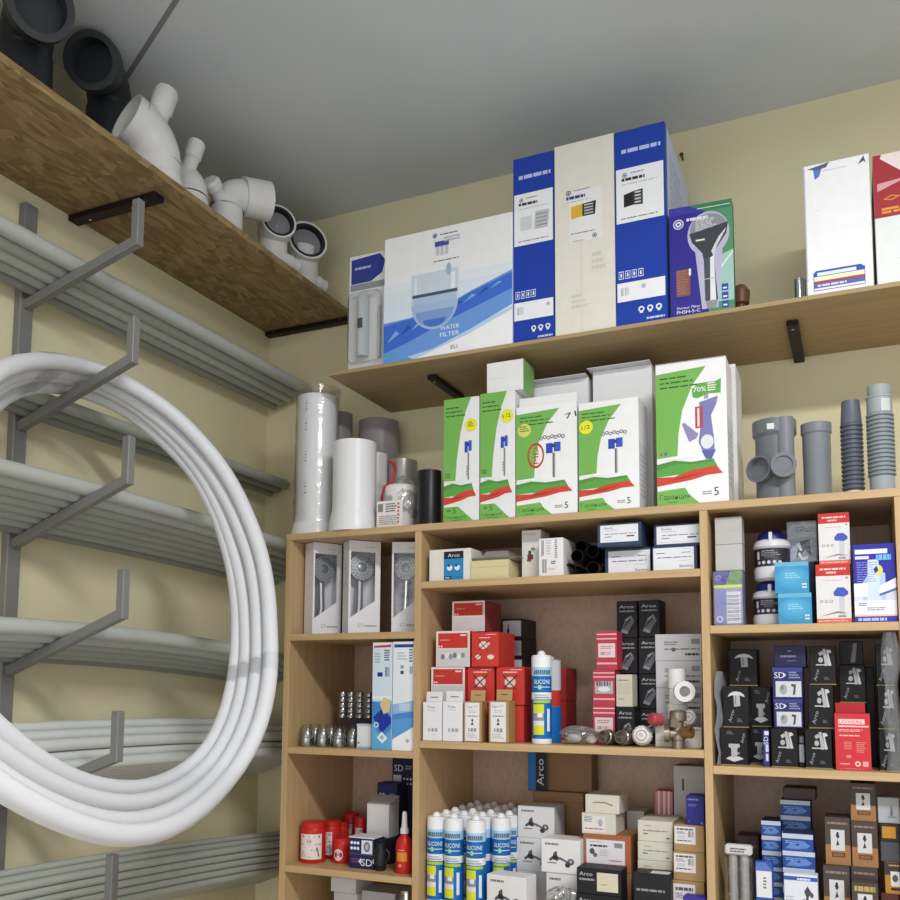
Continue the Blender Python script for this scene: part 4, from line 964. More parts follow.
mb = MB(); q2 = [(-.028, -.05), (.108, -.05), (.108, .05), (-.028, .05)]; mb.add([(x, y, .001) for x, y in q0]+[(x, y, .007) for x, y in q2], [(0, 1, 5, 4), (1, 2, 6, 5), (2, 3, 7, 6), (3, 0, 4, 7)], FO); mb.build('rim', t)
bx('valve_box', 'narrow white carton picturing a dark red valve', 'box', (521.5, 530, 541, 578), .06, .07, z, '#d6d4d2', lambda g: (g.r(.3, .4, .6, .5, '#7a2f38'), g.r(.35, .5, .5, .58, '#4a3a40'), g.r(.5, .58, .7, .64, '#8a7f74'), g.r(.28, .36, .5, .4, '#8f3d48'), g.r(.08, .9, .8, .93, '#bfbdbb'), g.ln(.1, .02, .4, .04, 1, DK)))
bx('valve_box', 'white carton with barcodes down its left edge', 'box', (538.5, 538, 563.5, 577), .02, .1, z, '#e3e2e2', lambda g: (g.bar(.12, .55, .22, .95, '#55555c', 3), g.r(.12, .52, .14, .95, '#333338'), g.ln(.3, .55, .55, .95, 6, LG), g.bar(.14, .1, .34, .45, '#55555c', 4), g.ln(.5, .3, .7, .4, 2, DK), g.ln(.66, .45, .78, .95, 9, '#55555c', .5), g.ln(.4, .15, .7, .22, 2, LG)))
BT = P('#17161a', .3, .2)
for px, py, y, w_ in ((569.5, 564.5, .045, 'lowest left'), (593, 565, .03, 'lowest right'), (577, 556, .035, 'upper left in front'), (592.5, 551, .05, 'upper right'), (581, 546.5, .075, 'topmost')):
    pm = on(1, y, px, py); zz = {'lowest left': z+.0175, 'lowest right': z+.0175}.get(w_, pm.z)
    mb = MB(); mb.lathe([(.0165, 0), (.0165, .17), (.0155, .172), (.0145, .172), (.0145, .02), (.001, .02)], BT, 22, axm((0, .172, 0), (0, -1, 0))); tag(mb.build('black_tube', None, (pm.x, y, zz)), f'black tube lying with open end forward, {w_} of its bundle', 'tube', 'black tubes')
def lab_blue(a, c, e, f, flip):
    def d(g):
        g.t('Geodoj', .1, .78, .13, '#3a3a44', .24) if not flip else g.t('Sanwoj', .64, .1, .14, '#4a4a52', .32)
        if not flip: g.ln(.12, .66, .45, .7, 1, LG, 1); g.ln(.12, .42, .95, .5, 1, '#77777f'); g.r(.7, .28, .9, .36, '#44444c'); g.ln(.12, .26, .3, .34, 1, '#66666e'); g.ln(.1, .08, .6, .11, 1, LG)
        else: g.ln(.08, .7, .3, .78, 1, '#66666e'); g.ln(.7, .72, .92, .78, 1, '#66666e'); g.ln(.1, .5, .92, .58, 1, '#77777f'); g.ln(.6, .36, .9, .41, 1, LG); g.ln(.72, .9, .92, .93, 1, LG)
    return lambda b: sticker(b, a, c, e, f, d, col='#dfe2ea', lab='white printed label')
NB = '#33425a'
lo_ = bx('navy_carton', 'navy carton with white label, lower left of the four', 'box', (604.5, 548, 651, 574), .055, .13, z, NB, None, parts=lab_blue(.08, .02, .985, .9, True), group='navy cartons')
bx('navy_carton', 'navy carton with white label, upper left of the four', 'box', (597, 519.5, 641.5, 548), .02, .13, lo_, NB, None, parts=lab_blue(.07, .18, .93, .92, False), group='navy cartons', h=.056)
lo_ = bx('navy_carton', 'navy carton with white label, lower right against the divider', 'box', (651.8, 546, 697.5, 573), .03, .13, z, '#363f66', None, parts=lab_blue(.03, .06, .93, .94, True), group='navy cartons')
bx('navy_carton', 'navy carton with white label, upper right against the divider', 'box', (653.5, 520, 701.5, 546), .04, .13, lo_, '#363f66', None, parts=lab_blue(.06, .12, .99, .92, False), group='navy cartons', h=.054)
# ================================================================== middle bay, second row
z = Z[1, 1]; RC = '#c43a34'
def f_redw(g): g.r(0, 0, 1, 1, '#d8d4d2'); g.r(.06, .52, .94, .94, '#bf3530'); g.ln(.12, .72, .4, .76, 1, '#dba8a4'); g.r(.72, .86, .9, .9, '#e6cfcc'); g.c(.1, .57, .025, '#e6d4d2'); g.c(.17, .57, .025, '#e6d4d2'); g.r(.03, .0, .97, .48, '#c8c6c8'); 
def f_redw2(g):
    f_redw(g); 
    for k in range(6): g.e(.2+k*.12, .28+.04*(k % 2), .06, .08, ('#77777f', '#dcdce0', '#8f8f98')[k % 3], 10)
def f_redx(g):
    g.ln(.55, .9, .92, .94, 1, '#e8b9b4'); g.e(.45, .62, .16, .11, '#e2cfc6', 14); g.e(.62, .66, .08, .05, '#d8bdb2', 10); g.p([(.25, .5), (.7, .78), (.71, .76), (.27, .48)], '#3a2a2c'); g.p([(.27, .78), (.62, .46), (.6, .45), (.25, .77)], '#3a2a2c')
    g.e(.25, .28, .1, .07, '#e2cfc6', 10); g.e(.72, .28, .13, .07, '#e2cfc6', 12); g.p([(.1, .2), (.4, .4), (.41, .38), (.11, .18)], '#3a2a2c'); g.ln(.3, .82, .7, .85, 1, '#e8b9b4', 1)
def f_redx2(g):
    g.ln(.5, .9, .92, .94, 1, '#e8b9b4'); g.e(.5, .6, .2, .14, '#dcc8c0', 14); g.p([(.25, .45), (.75, .8), (.77, .77), (.27, .42)], '#3a2a2c'); g.p([(.25, .8), (.72, .42), (.7, .4), (.23, .77)], '#3a2a2c'); g.ln(.25, .84, .75, .88, 1, '#e8b9b4', 1)
GRB = 'red and white fitting cartons'
A0 = bx('fitting_box', 'red and white carton at bottom left, behind small white boxes', 'box', (434, 703, 466, 742), .055, .12, z, RC, f_redw, group=GRB)
A1 = bx('fitting_box', 'red and white carton with plain grey band, third up in the left stack', 'box', (431, 667, 465, 701), .052, .12, A0, RC, f_redw, group=GRB)
A2 = bx('fitting_box', 'red and white carton picturing metal fittings, above the bottom two', 'box', (436, 631, 470, 666), .05, .12, A1, RC, f_redw2, group=GRB)
A3 = bx('fitting_box', 'topmost red and white carton of the left stack', 'box', (452, 601, 485, 629), .09, .12, A2, '#8f3a38', f_redw, rot=0, group=GRB)
B0 = bx('fitting_box', 'red carton at the bottom, behind the first kraft box', 'box', (467.5, 704, 493, 742), .065, .12, z, RC, None, group=GRB)
B1 = bx('fitting_box', 'red carton with crossed picture above kraft box, second column', 'box', (467, 667, 494, 702), .06, .12, B0, RC, f_redx2, group=GRB)
B2 = bx('fitting_box', 'red carton with three crossed pictures, top of second column', 'box', (471.3, 632, 498.5, 667), .05, .12, B1, RC, f_redx, rot=0, group=GRB)
C0 = bx('fitting_box', 'red carton at the bottom right, beside the silicone tube', 'box', (495.5, 705, 524, 742), .065, .12, z, RC, None, group=GRB)
C1 = bx('fitting_box', 'red carton with crossed picture, above the second kraft box', 'box', (496, 667, 524.5, 703), .06, .12, C0, RC, f_redx2, group=GRB)
E0 = bx('fitting_box', 'dark red carton at the bottom behind the silicone tubes', 'box', (540, 701, 566, 742), .235, .1, z, '#a5322e', None, group=GRB)
bx('fitting_box', 'dark red carton stacked behind the silicone tubes', 'box', (540, 668, 566, 700), .235, .1, E0, '#a5322e', None, group=GRB)
def p_bl(k): return lambda b: sticker(b, .46, .12, .95, .9, lambda g: (g.e(.3, .35, .08, .2, '#4a4a50', 10), g.r(.27, .5, .33, .8, '#4a4a50'), g.ln(.45, .2, .9, .8, 4, LG)), col='#c3c3c6', lab='white label with tap outline')
def f_bl(g): g.t('Arco', .06, .6, .16, '#9a9aa2', .3); g.ln(.06, .42, .4, .5, 1, '#77777f')
K0 = bx('black_tap_box', 'large plain black carton under the labelled black ones', 'box', (484, 677, 528, 742), .235, .11, z, '#242226', None, group='black tap cartons')
K1 = bx('black_tap_box', 'black carton with white label, lowest of the labelled three', 'box', (485, 658, 524, 676), .235, .11, K0, '#242226', f_bl, group='black tap cartons', parts=p_bl(0))
K2 = bx('black_tap_box', 'black carton with white label, middle of the labelled three', 'box', (485, 639, 523.5, 657), .235, .11, K1, '#242226', f_bl, group='black tap cartons', parts=p_bl(1))
K3 = bx('black_tap_box', 'black carton with white label, top of the labelled three', 'box', (486, 619, 523, 637), .235, .11, K2, '#242226', f_bl, group='black tap cartons', parts=p_bl(2))
def f_w(g): g.t('Tissa', .25, .84, .06, '#4a4a55', .4); g.ln(.28, .78, .7, .8, 1, LG, 1); g.bar(.3, .24, .82, .33, '#8a8a94', 9); g.ln(.5, .14, .7, .16, 1, LG)
def p_w(b): upflap(b, .15, 1, .026, '#dcdce0', .004, -6, lambda g: g.ln(.25, .3, .75, .5, 1, '#6a6a74'))
bx('small_white_box', 'small white box with open lid beside the bookcase divider', 'box', (422.5, 702, 441.6, 741.5), .006, .04, z, '#e2e2e7', f_w, parts=p_w, group='small white boxes')
bx('small_white_box', 'small white box with open lid beside the kraft boxes', 'box', (442.2, 701.5, 462.3, 741.8), .006, .04, z, '#e2e2e7', f_w, parts=p_w, group='small white boxes')
def p_k(b):
    sticker(b, .1, .03, .88, .97, lambda g: (g.t('Cyc', .1, .86, .07, '#3a3a42', .4), g.ln(.55, .86, .9, .93, 2, LG), g.ln(.2, .72, .8, .8, 2, LG), g.ln(.12, .62, .9, .66, 1, '#55555f'), g.e(.5, .54, .07, .04, '#3a3a42', 8), g.p([(.38, .42), (.62, .42), (.5, .5)], '#3a3a42'), g.bar(.22, .24, .8, .34, '#6a6a74', 9), g.ln(.1, .06, .9, .2, 3, LG)), col='#e0dee3', lab='white printed label')
    upflap(b, .3, 1.1, .028, '#ae9063', .012, -8, lambda g: g.ln(.3, .45, .7, .6, 1, '#3a3430'))
bx('kraft_box', 'kraft box with white label, left of its twin', 'box', (463.3, 701.5, 481.8, 743), .006, .045, z, '#a98a5c', None, parts=p_k, group='kraft boxes', rot=4)
bx('kraft_box', 'kraft box with white label, right beside the red cartons', 'box', (488.5, 701, 508.5, 743.5), .006, .05, z, '#a98a5c', None, parts=p_k, group='kraft boxes')
# ---- silicone cartridges
WT = '#e6e8ec'
def cartridge_mesh():
    r = .0248; bands = [(0, '#e3e5e8'), (.012, '#1567b5'), (.018, 'p'), (.100, 'p'), (.108, '#e4e7ea'), (.125, '#1664ad'), (.165, '#a9cfea'), (.187, WT), (.213, WT)]
    mb = MB(); zs = [b[0] for b in bands]
    def m(i, j):
        c = bands[min(j, len(bands)-1)][1]
        return P('#1567b5', .35) if c == 'p' else P(c, .35)
    prof = [(r*.98 if k == 0 else r, q) for k, q in enumerate(zs)]
    mb.lathe(prof, m, 30, None, True, True, True)
    a0 = -math.pi/2-.95
    g = G(mb, wrap(r, 0, a0), r, 1., .0003)
    W_ = lambda a, b, c, d, m_, n=6: [g.r(a+(b-a)*i/n, c, a+(b-a)*(i+1)/n, d, m_) for i in range(n)]
    W_(0, 1.15, .022, .044, '#d4d92e'); W_(0, 1.15, .044, .056, '#d9dbdd'); W_(0, 1.15, .056, .074, '#8f8b9c'); W_(.5, 1.0, .064, .074, '#dfe0e2', 3); W_(0, 1.15, .074, .096, '#cfd730')
    W_(0, 1.9, .099, .106, '#a8c93a', 8); W_(.2, 1.7, .111, .114, '#9aa0ac', 6); W_(.2, 1.5, .117, .12, '#b3b8c2', 6)
    g.t('SILICONE', .12, .146, .011, '#e8f0f8', 1.7); W_(.1, 1.8, .137, .139, '#cfe3f2', 8); g.e(.75, .1375, .2, .006, '#8fd0a0', 14)
    for k in range(9): g.p([(.15+k*.19, .169), (.27+k*.19, .169), (.32+k*.19, .18), (.2+k*.19, .18)], '#4f5f72')
    W_(1.45, 1.75, .03, .085, '#dbe6f2', 3)
    return mb, r
cm, CR = cartridge_mesh()
cproto = None
def cartridge(x, y, z0, rot, label, group):
    global cproto
    if cproto is None:
        t = thing('silicone_cartridge', label, 'sealant cartridge', (0, 0, 0)); cm.build('tube', t)
        mb = MB(); mb.lathe([(CR*.98, .2132), (CR*.9, .2165), (CR*.45, .2175), (CR*.38, .223), (CR*.2, .2275), (.001, .228)], P(WT, .35), 20, None, True, False, False); mb.build('nozzle_cap', t); cproto = t
    else:
        t = cproto.copy(); COL.objects.link(t)
        for ch in list(cproto.children): c = ch.copy(); COL.objects.link(c); c.parent = t
    t.location = (x, y, z0+.0005); t.rotation_euler = (0, 0, R(rot)); tag(t, label, 'sealant cartridge', group); return t
pm = on(1, .05, 541.8, 745)
cartridge(pm.x, .05, Z[1, 1], 20, 'single blue and white silicone cartridge standing right of the kraft boxes', None)
pm = on(1, .115, 551.5, 740)
t = thing('silicone_cartridge', 'white topped cartridge with red band behind the single silicone cartridge', 'sealant cartridge', (pm.x, .115, Z[1, 1]+.0005))
mb = MB(); BM = [(0, '#1567b5'), (.09, '#b8342f'), (.13, '#c3c7cf'), (.205, '#c3c7cf')]
mb.lathe([(CR, q) for q, _ in BM], lambda i, j: P(BM[j][1], .35), 28); mb.build('tube', t)
mb = MB(); mb.lathe([(CR*.98, .2055), (CR*.9, .207), (CR*.3, .209), (CR*.3, .215), (.001, .216)], P('#c3c7cf', .35), 20, None, True, False, False); mb.build('nozzle_cap', t)
zc = Z[1, 2]
# the crowd of cartridges on the shelf below: four rows, staggered
first = [(433.5, .05), (454, .045), (476, .04)]
for (px, y), w_ in zip(first, ['first in the front row, against the divider', 'second in the front row', 'third in the front row, beside the valve boxes']):
    pm = on(1, y, px, 860); cartridge(max(pm.x, Xb+TH+.0275), y, zc, 10, 'silicone cartridge '+w_, 'silicone cartridges')
xf = [max(on(1, first[0][1], first[0][0], 860).x, Xb+TH+.0275)]
rows = [(.1035, 4, xf[0]+.002), (.1565, 4, xf[0]+.004), (.2095, 4, xf[0]+.002), (.2625, 4, xf[0]+.004), (.3155, 4, xf[0]+.002)]
RW = ['second', 'third', 'fourth', 'fifth', 'rearmost']; NM = ['nearest the divider', 'second from the divider', 'third from the divider', 'fourth from the divider', 'farthest from the divider']
for (y, n, x0), rw in zip(rows, RW):
    for i in range(n): cartridge(x0+i*.0515, y, zc, (i*37+int(y*1000)*13) % 70-25, f'silicone cartridge in the {rw} row, {NM[i]}', 'silicone cartridges')
# ================================================================== middle bay, second row, right half
z = Z[1, 1]
t = thing('fitting_bag', 'flat clear bag of white fittings lying right of the silicone tubes', 'bag', (on(1, .06, 580, 740).x, .06, z+.0005))
mb = MB(); mb.ball((-.015, .0, .014), .013, WP, 14, (1.5, 1, .9)); mb.ball((.028, .005, .012), .011, WP, 14, (1.3, 1, .9)); mb.build('fitting', t)
mb = MB(); mb.lump((0, 0, .024), .021, BAG, (2.5, 1.8, 1.1), 2); mb.build('bag_film', t)
t = bpy.data.objects['fitting_bag']
def f_pink(k):
    def f(g):
        g.r(0, 0, 1, 1, '#b03c4c'); g.r(.08, .32, .92, .68, '#dcc8cc' if k != 1 else '#a9a7aa'); g.r(0, .78, 1, .82, '#e0a3ad'); g.r(0, .9, 1, .93, '#e7b9c0'); g.r(0, .14, 1, .19, '#e0a3ad'); g.bar(.2, .38, .7, .46, '#8a6a72', 7); g.ln(.2, .52, .8, .62, 2, '#a0848a')
        if k == 1: g.e(.5, .45, .3, .08, '#d5d5d7', 12); g.bar(.15, .55, .8, .68, '#55555c', 6)
    return f
PK = 'red wrapped packs'
q0 = bx('wrapped_pack', 'red wrapped pack with pale label, bottom of its pile', 'pack', (593, 705, 615, 741), .09, .06, z, '#b8384e', f_pink(0), group=PK)
q1 = bx('wrapped_pack', 'red wrapped pack with grey picture, middle of its pile', 'pack', (593, 670, 615, 704), .09, .06, q0, '#b8384e', f_pink(1), group=PK)
bx('wrapped_pack', 'red wrapped pack with barcode label, top of its pile', 'pack', (596.5, 631, 617, 669), .092, .06, q1, '#b8384e', f_pink(2), group=PK)
def f_arco(g):
    g.t('Arco', .14, .80, .09, '#b9bac0', .7); g.ln(.14, .70, .86, .74, 1, '#8a8b92', 1)
    g.p([(.2, .16), (.5, .1), (.62, .22), (.86, .44), (.7, .6), (.42, .5)], '#5d5f66'); g.p([(.42, .5), (.7, .6), (.78, .52), (.5, .42)], '#8d9097'); g.p([(.2, .16), (.5, .1), (.56, .16), (.26, .24)], '#7d8088')
    for k in range(4): g.p([(.32+k*.1, .28+k*.06), (.36+k*.1, .26+k*.06), (.52+k*.07, .44+k*.04), (.48+k*.07, .46+k*.04)], '#2c2d33')
AB = 'black valve cartons with cylinder picture'
col_a = [('bottom', (617, 708, 635.5, 741)), ('hidden', (617, 674, 637, 707)), ('third', (616.8, 638, 637.5, 673)), ('top', (616.5, 601, 637.5, 637))]
base = z
for nm, px in col_a:
    base = bx('valve_carton', {'bottom': 'black valve carton under the cream box, left column', 'hidden': 'black valve carton behind the cream box, left column', 'third': 'black valve carton second from top, left column', 'top': 'black valve carton on top of the left column'}[nm], 'box', px, .15, .06, base, '#131116', f_arco if nm != 'hidden' else None, group=AB)
base = z
for nm, px in (('bottom of the right column', (638.5, 709, 660, 741)), ('second from bottom, right column', (638.5, 674, 660, 708)), ('second from top, right column', (638.3, 637, 660, 673)), ('top of the right column', (638.3, 600, 660, 636))):
    base = bx('valve_carton', 'black valve carton at the '+nm, 'box', px, .15, .075, base, '#131116', f_arco, group=AB)
bx('valve_carton', 'black valve carton standing low in front, below the cream box', 'box', (616, 707, 635, 741), .085, .055, z, '#131116', f_arco, group=AB)
lowv = [o for o in COL.objects if o.get('label', '').startswith('black valve carton standing low')][0]
cb2 = B(); cb2.top = lowv.location.z+max(v.co.z for v in lowv.data.vertices)
bx('cream_box', 'narrow cream box set on the low black carton', 'box', (615.8, 674.5, 632.5, 706), .085, .055, cb2, '#c2bfae', lambda g: (g.ln(.1, .78, .8, .84, 1, '#77777a'), g.ln(.15, .2, .5, .26, 1, '#8a8a8a'), g.r(.1, .4, .9, .72, '#b9b6a6')))
def f_lg(g): g.ln(.2, .55, .5, .72, 2, '#77777f'); g.r(.78, .62, .96, .82, '#8a8a92'); g.e(.4, .42, .05, .08, '#55555c', 8); g.ln(.2, .38, .95, .46, 1, '#6a6a74'); g.ln(.65, .2, .95, .28, 1, DK, 1)
base = z
for nm, px in (('bottom', (656.5, 714, 703, 742)), ('third from top', (656, 688, 702.5, 713)), ('second from top', (655.5, 661, 702.3, 687)), ('top', (654.8, 634, 702, 660))):
    base = bx('grey_carton', f'light grey carton against the divider, {nm} of four', 'box', px, .135, .14, base, '#bfbfc4', f_lg if nm != 'bottom' else None, group='light grey cartons')
g_lo = bx('low_white_carton', 'low white carton lying flat under the metal fittings, by the divider', 'box', (655, 727, 702, 747), .055, .055, z, '#c9c7c2', lambda g: (g.ln(.68, .8, .95, .9, 1, '#6a6a74'), g.r(0, .3, .6, .34, '#b3b0aa')))
# white plastic tee on the low carton
t = thing('plastic_tee', 'white plastic tee with open mouth facing the room', 'pipe fitting', (on(1, .085, 677, 690).x, .085, g_lo.top+.0005))
mb = MB(); mb.lathe([(.019, 0), (.019, .016), (.0235, .018), (.0235, .05), (.0195, .053), (.0195, .088), (.0215, .09), (.0215, .135), (.019, .135), (.018, .11), (.001, .11)], WP, 26); mb.build('body', t)
mb = MB(); mb.pipe((.008, 0, .082), (.026, -.046, .082), .0185, .0125, WP, 26, .016); mb.build('side_mouth', t)
# metal fittings in front
def ring(px, py, y, r, label, m=CH, dz=None, d=(-.35, -1, .12)):
    pm = on(1, y, px, py); t = thing('threaded_fitting', label, 'pipe fitting', (pm.x, y, z+.0005), 'metal fittings')
    d = Vector(d).normalized(); c = Vector((0, 0, r*1.12 if dz is None else dz))
    mb = MB(); mb.lathe([(r*.8, -.028), (r*.8, -.01), (r, -.008), (r, .006), (r*.85, .008), (r*.85, .018), (r*.66, .018), (r*.62, -.024), (.001, -.024)], m, 22, axm(c, d)); mb.lathe([(r*.6, -.0235), (.001, -.0235)], P('#1c1a1a', .6), 18, axm(c, d), False, False, False); mb.build('body', t)  # dark disc at the end of the bore paints in its inner shade
    mb = MB(); mb.lathe([(r*1.1, -.012), (r*1.1, .0)], m, 6, axm(c, d), False); mb.build('nut', t)
    return t
NI = P('#968f86', .28, .85, .08); BR = P('#a08253', .3, .8)
ring(607, 737, .055, .0175, 'nickel threaded fitting with dark bore, first from the bag', NI)
ring(624, 737, .05, .0175, 'nickel threaded fitting with dark bore, second from the bag', NI)
def head(px, py, y, r, label, zz, d, brass=None):
    pm = on(1, y, px, py); t = thing('radiator_valve', label, 'tap part', (pm.x, y, zz)); c = Vector((0, 0, r)); d = Vector(d).normalized()
    mb = MB(); mb.lathe([(r*.6, -.03), (r*.95, -.02), (r, -.004), (r*.96, .004), (r*.75, .010), (r*.3, .012), (.001, .012)], P('#dddad6', .35), 24, axm(c, d))
    for k in range(16): mb.box((r*.98*math.cos(k*.3927)-.001, r*.98*math.sin(k*.3927)-.001, -.018), (r*.98*math.cos(k*.3927)+.001, r*.98*math.sin(k*.3927)+.001, .0), P('#c9c6c2', .35), .0002, axm(c, d))
    mb.build('white_cap', t)
    mb = MB(); g = G(mb, lambda x, y_, e: tuple(axm(c, d) @ Vector((x-r*.6, y_-r*.6, .0125+e))), r*1.2, r*1.2, .0002); g.c(.5, .5, .45, '#8a8a92', .86); g.ln(.3, .35, .7, .65, 3, '#a9a9b0'); mb.build('dial_print', t)
    mb = MB(); mb.cyl(c-d*.028, c-d*.05, r*.5, NI, 16); mb.build('threaded_end', t)
head(642, 736, .045, .0235, 'round white valve head lying between nickel and bronze fittings', z+.0032, (.1, -1, .1))
head(688, 714, .085, .0205, 'round white valve head on the low carton beside the divider', g_lo.top+.002, (.25, -1, .1))
t = thing('bronze_tee', 'dull nickel and brass tee standing at the shelf edge by the divider', 'pipe fitting', (on(1, .022, 678, 745).x, .028, z+.0005)); TB = P('#8d8273', .35, .75, .1)
mb = MB(); mb.lathe([(.0145, 0), (.0145, .018), (.0165, .02), (.0165, .03), (.013, .034), (.013, .06), (.0195, .064), (.0195, .082), (.016, .086), (.001, .088)], TB, 20); mb.build('body', t)
mb = MB(); mb.lathe([(.0125, 0), (.0125, .018), (.0185, .02), (.0185, .032), (.001, .032)], TB, 18, axm((0, 0, .032), (-1, -.2, 0))); mb.build('side_arm', t)
mb = MB(); mb.lathe([(.012, 0), (.012, .018), (.014, .02), (.014, .036), (.011, .036), (.009, .026), (.001, .026)], BR, 18, axm((0, 0, .036), (.9, -.45, .05))); o = mb.build('brass_outlet', t); o['label'] = 'brass threaded outlet'
mb = MB(); mb.lathe([(.02, 0), (.02, .018), (.001, .018)], TB, 6, axm((0, 0, .062), (-.9, -.3, .1)), False); mb.build('hex_nut', t)
pm = on(1, .03, 661, 720); mb = MB(); mb.lathe([(.006, 0), (.0135, .004), (.0145, .03), (.012, .034), (.001, .035)], P('#a8434c', .35), 20, axm((0, 0, .0145), (-.5, -.6, .1))); tag(mb.build('red_cap', None, (pm.x, .045, g_lo.top+.0005)), 'small red plastic cap on the low white carton', 'cap')
# ================================================================== middle bay, third row
z = Z[1, 2]
def f_valve(g):
    g.ln(.1, .82, .45, .88, 1, '#77777f', 1); g.p([(.32, .6), (.4, .66), (.42, .5), (.5, .46), (.42, .36), (.3, .4), (.24, .34), (.2, .4), (.3, .5)], '#4f4f57'); g.e(.36, .46, .07, .07, '#26262c', 10); g.p([(.45, .42), (.7, .3), (.72, .35), (.5, .48)], '#6a6a74'); g.e(.76, .36, .09, .1, '#55555d', 10); g.e(.68, .26, .07, .08, '#3a3a42', 10); g.e(.76, .37, .04, .05, '#a9a9b2', 8); g.r(.16, .28, .4, .31, '#6a6a74')
WV = 'white valve cartons with tap picture'; WVc = '#d5d4d6'
v0 = bx('tap_carton', 'white tap carton hidden low behind the others', 'box', (516.5, 872, 556, 960), .15, .09, z, WVc, None, group=WV)
v1 = bx('tap_carton', 'white tap carton in the middle layer, partly hidden on the left', 'box', (516, 838.5, 556, 871), .15, .09, v0, WVc, f_valve, group=WV)
bx('tap_carton', 'white tap carton on top of the pile beside the cartridges', 'box', (517.5, 806.5, 554.5, 837.5), .15, .09, v1, WVc, f_valve, group=WV)
w0 = bx('tap_carton', 'white tap carton low at the front with silver bag before it', 'box', (546, 873.5, 580, 930), .075, .07, z, WVc, f_valve, group=WV, h=None)
bx('tap_carton', 'white tap carton stacked before the middle layer, nearer the room', 'box', (541, 839.5, 580.5, 873), .072, .07, w0, '#dcdbdd', f_valve, group=WV)
bx('tap_carton', 'largest white tap carton at the very front beside the cartridges', 'box', (486.5, 876, 526, 930), .01, .06, z, '#dddcde', f_valve, group=WV, rot=-6)
t = thing('fitting_bag', 'crumpled clear bag with silver fitting in front of white cartons', 'bag', (on(1, .03, 560, 897).x, .035, z+.0005))
mb = MB(); mb.cyl((-.022, 0, .03), (.02, -.006, .034), .014, NI, 16); mb.cyl((0, 0, .012), (0, 0, .045), .011, NI, 14); mb.build('fitting', t)
mb = MB(); mb.lump((0, 0, .040), .036, BAG, (1.25, .8, 1.1), 3); mb.build('bag_film', t)
KB = '#8f6f4d'
k0 = bx('kraft_carton', 'large brown carton in the dim back of the lower middle bay', 'box', (533, 792, 584, 900), .26, .07, z, KB, lambda g: g.r(0, .9, 1, .905, '#6f5439'), group='brown cartons')
bx('kraft_carton', 'wide brown carton on top of the other at the back', 'box', (534, 752, 592, 791), .28, .06, k0, '#8a6a4a', None, group='brown cartons', h=.105)
bx('hanging_card', 'blue and black card leaning on the brown cartons', 'card', (527.5, 753, 546, 784), .255, .003, k0, '#2a68b0', lambda g: (g.r(.45, 0, 1, 1, '#1c1d24'), g.t('Arco', .88, .15, .2, '#c9cad2', .7, rot=90)))
m0 = bx('carton', 'orange printed brown carton with white label', 'box', (583, 835, 631, 871.5), .10, .10, None, '#9a6c48', lambda g: (g.p([(0, .0), (.3, .0), (.1, .3), (0, .4)], '#b0583a'), g.p([(.5, 1), (.9, 1), (1, .7), (1, 1)], '#b0583a'), g.ln(.05, .9, .95, .98, 2, '#b0583a'), g.ln(.1, .02, .95, .1, 2, '#b0583a'), g.r(.92, .1, .98, .9, '#b0583a')), parts=lambda b: sticker(b, .07, .2, .88, .86, lambda g: (g.ln(.1, .88, .4, .92, 1, '#c0392f'), g.ln(.1, .7, .55, .78, 1, DK, 1), g.e(.15, .5, .07, .13, '#4f4f57', 10), g.e(.23, .35, .06, .1, '#6a6a74', 8), g.r(.73, .7, .94, .9, '#8a8a92'), g.ln(.6, .1, .92, .18, 1, '#c0392f'), g.ln(.35, .3, .65, .6, 4, LG)), col='#dcdae0', lab='white printed label'), h=None)
def under(b, name, label, cat, col, n=1, group=None, xs=(0, 1)):
    """carton that fills the space from the shelf up to carton b"""
    z0 = Z[1, 2]+.0004; h = b.loc[2]-.0006-z0
    mb = MB(); mb.box((xs[0]*b.w, 0, 0), (xs[1]*b.w, b.d, h), col); o = mb.build(name, None, (b.loc[0], b.loc[1], z0), b.rot); tag(o, label, cat, group)
under(m0, 'carton', 'brown carton underneath the orange printed one', 'box', '#8d6a48')
CB = '#cfcbbf'
n1 = bx('cream_carton', 'cream carton with printed label on the orange printed carton', 'box', (581.5, 813.5, 616, 834.5), .10, .09, m0, CB, lambda g: (g.r(.04, .12, .7, .88, '#dcd8d6'), g.ln(.08, .55, .4, .85, 4, '#6a6a74'), g.e(.55, .55, .07, .18, '#a9a9b0', 10), g.ln(.1, .18, .65, .28, 1, '#b0504a')), group='cream cartons')
bx('cream_carton', 'topmost cream carton with a thin arched line', 'box', (585, 795, 619.5, 813), .10, .09, n1, '#d0ccc0', lambda g: g.p([(.22, .55), (.3, .62), (.6, .62), (.8, .5), (.82, .42), (.8, .42), (.6, .56), (.3, .57), (.22, .5)], '#7a766c'), group='cream cartons')
bk0 = bx('cream_carton', 'cream carton standing farther back beside the cream pair', 'box', (627, 811, 645, 900), .22, .08, z, '#c6c0b6', None, group='cream cartons')
def f_cst(g): g.ln(.15, .45, .85, .55, 1, '#8a877e'); g.ln(.18, .7, .4, .78, 1, '#a09d94'); g.ln(.15, .3, .3, .4, 1, '#55524c'); g.ln(.82, .12, .92, .22, 1, DK)
base = z
for nm, px in (('bottom', (637.5, 885, 673, 930)), ('third from top', (637.5, 861, 673, 884)), ('second from top', (637.5, 842, 673, 860)), ('top', (637.5, 821, 673, 841))):
    base = bx('cream_carton', f'wide cream carton, {nm} of the stack by the labelled brown ones', 'box', px, .085, .12, base, CB, f_cst, group='cream cartons')
topc = base
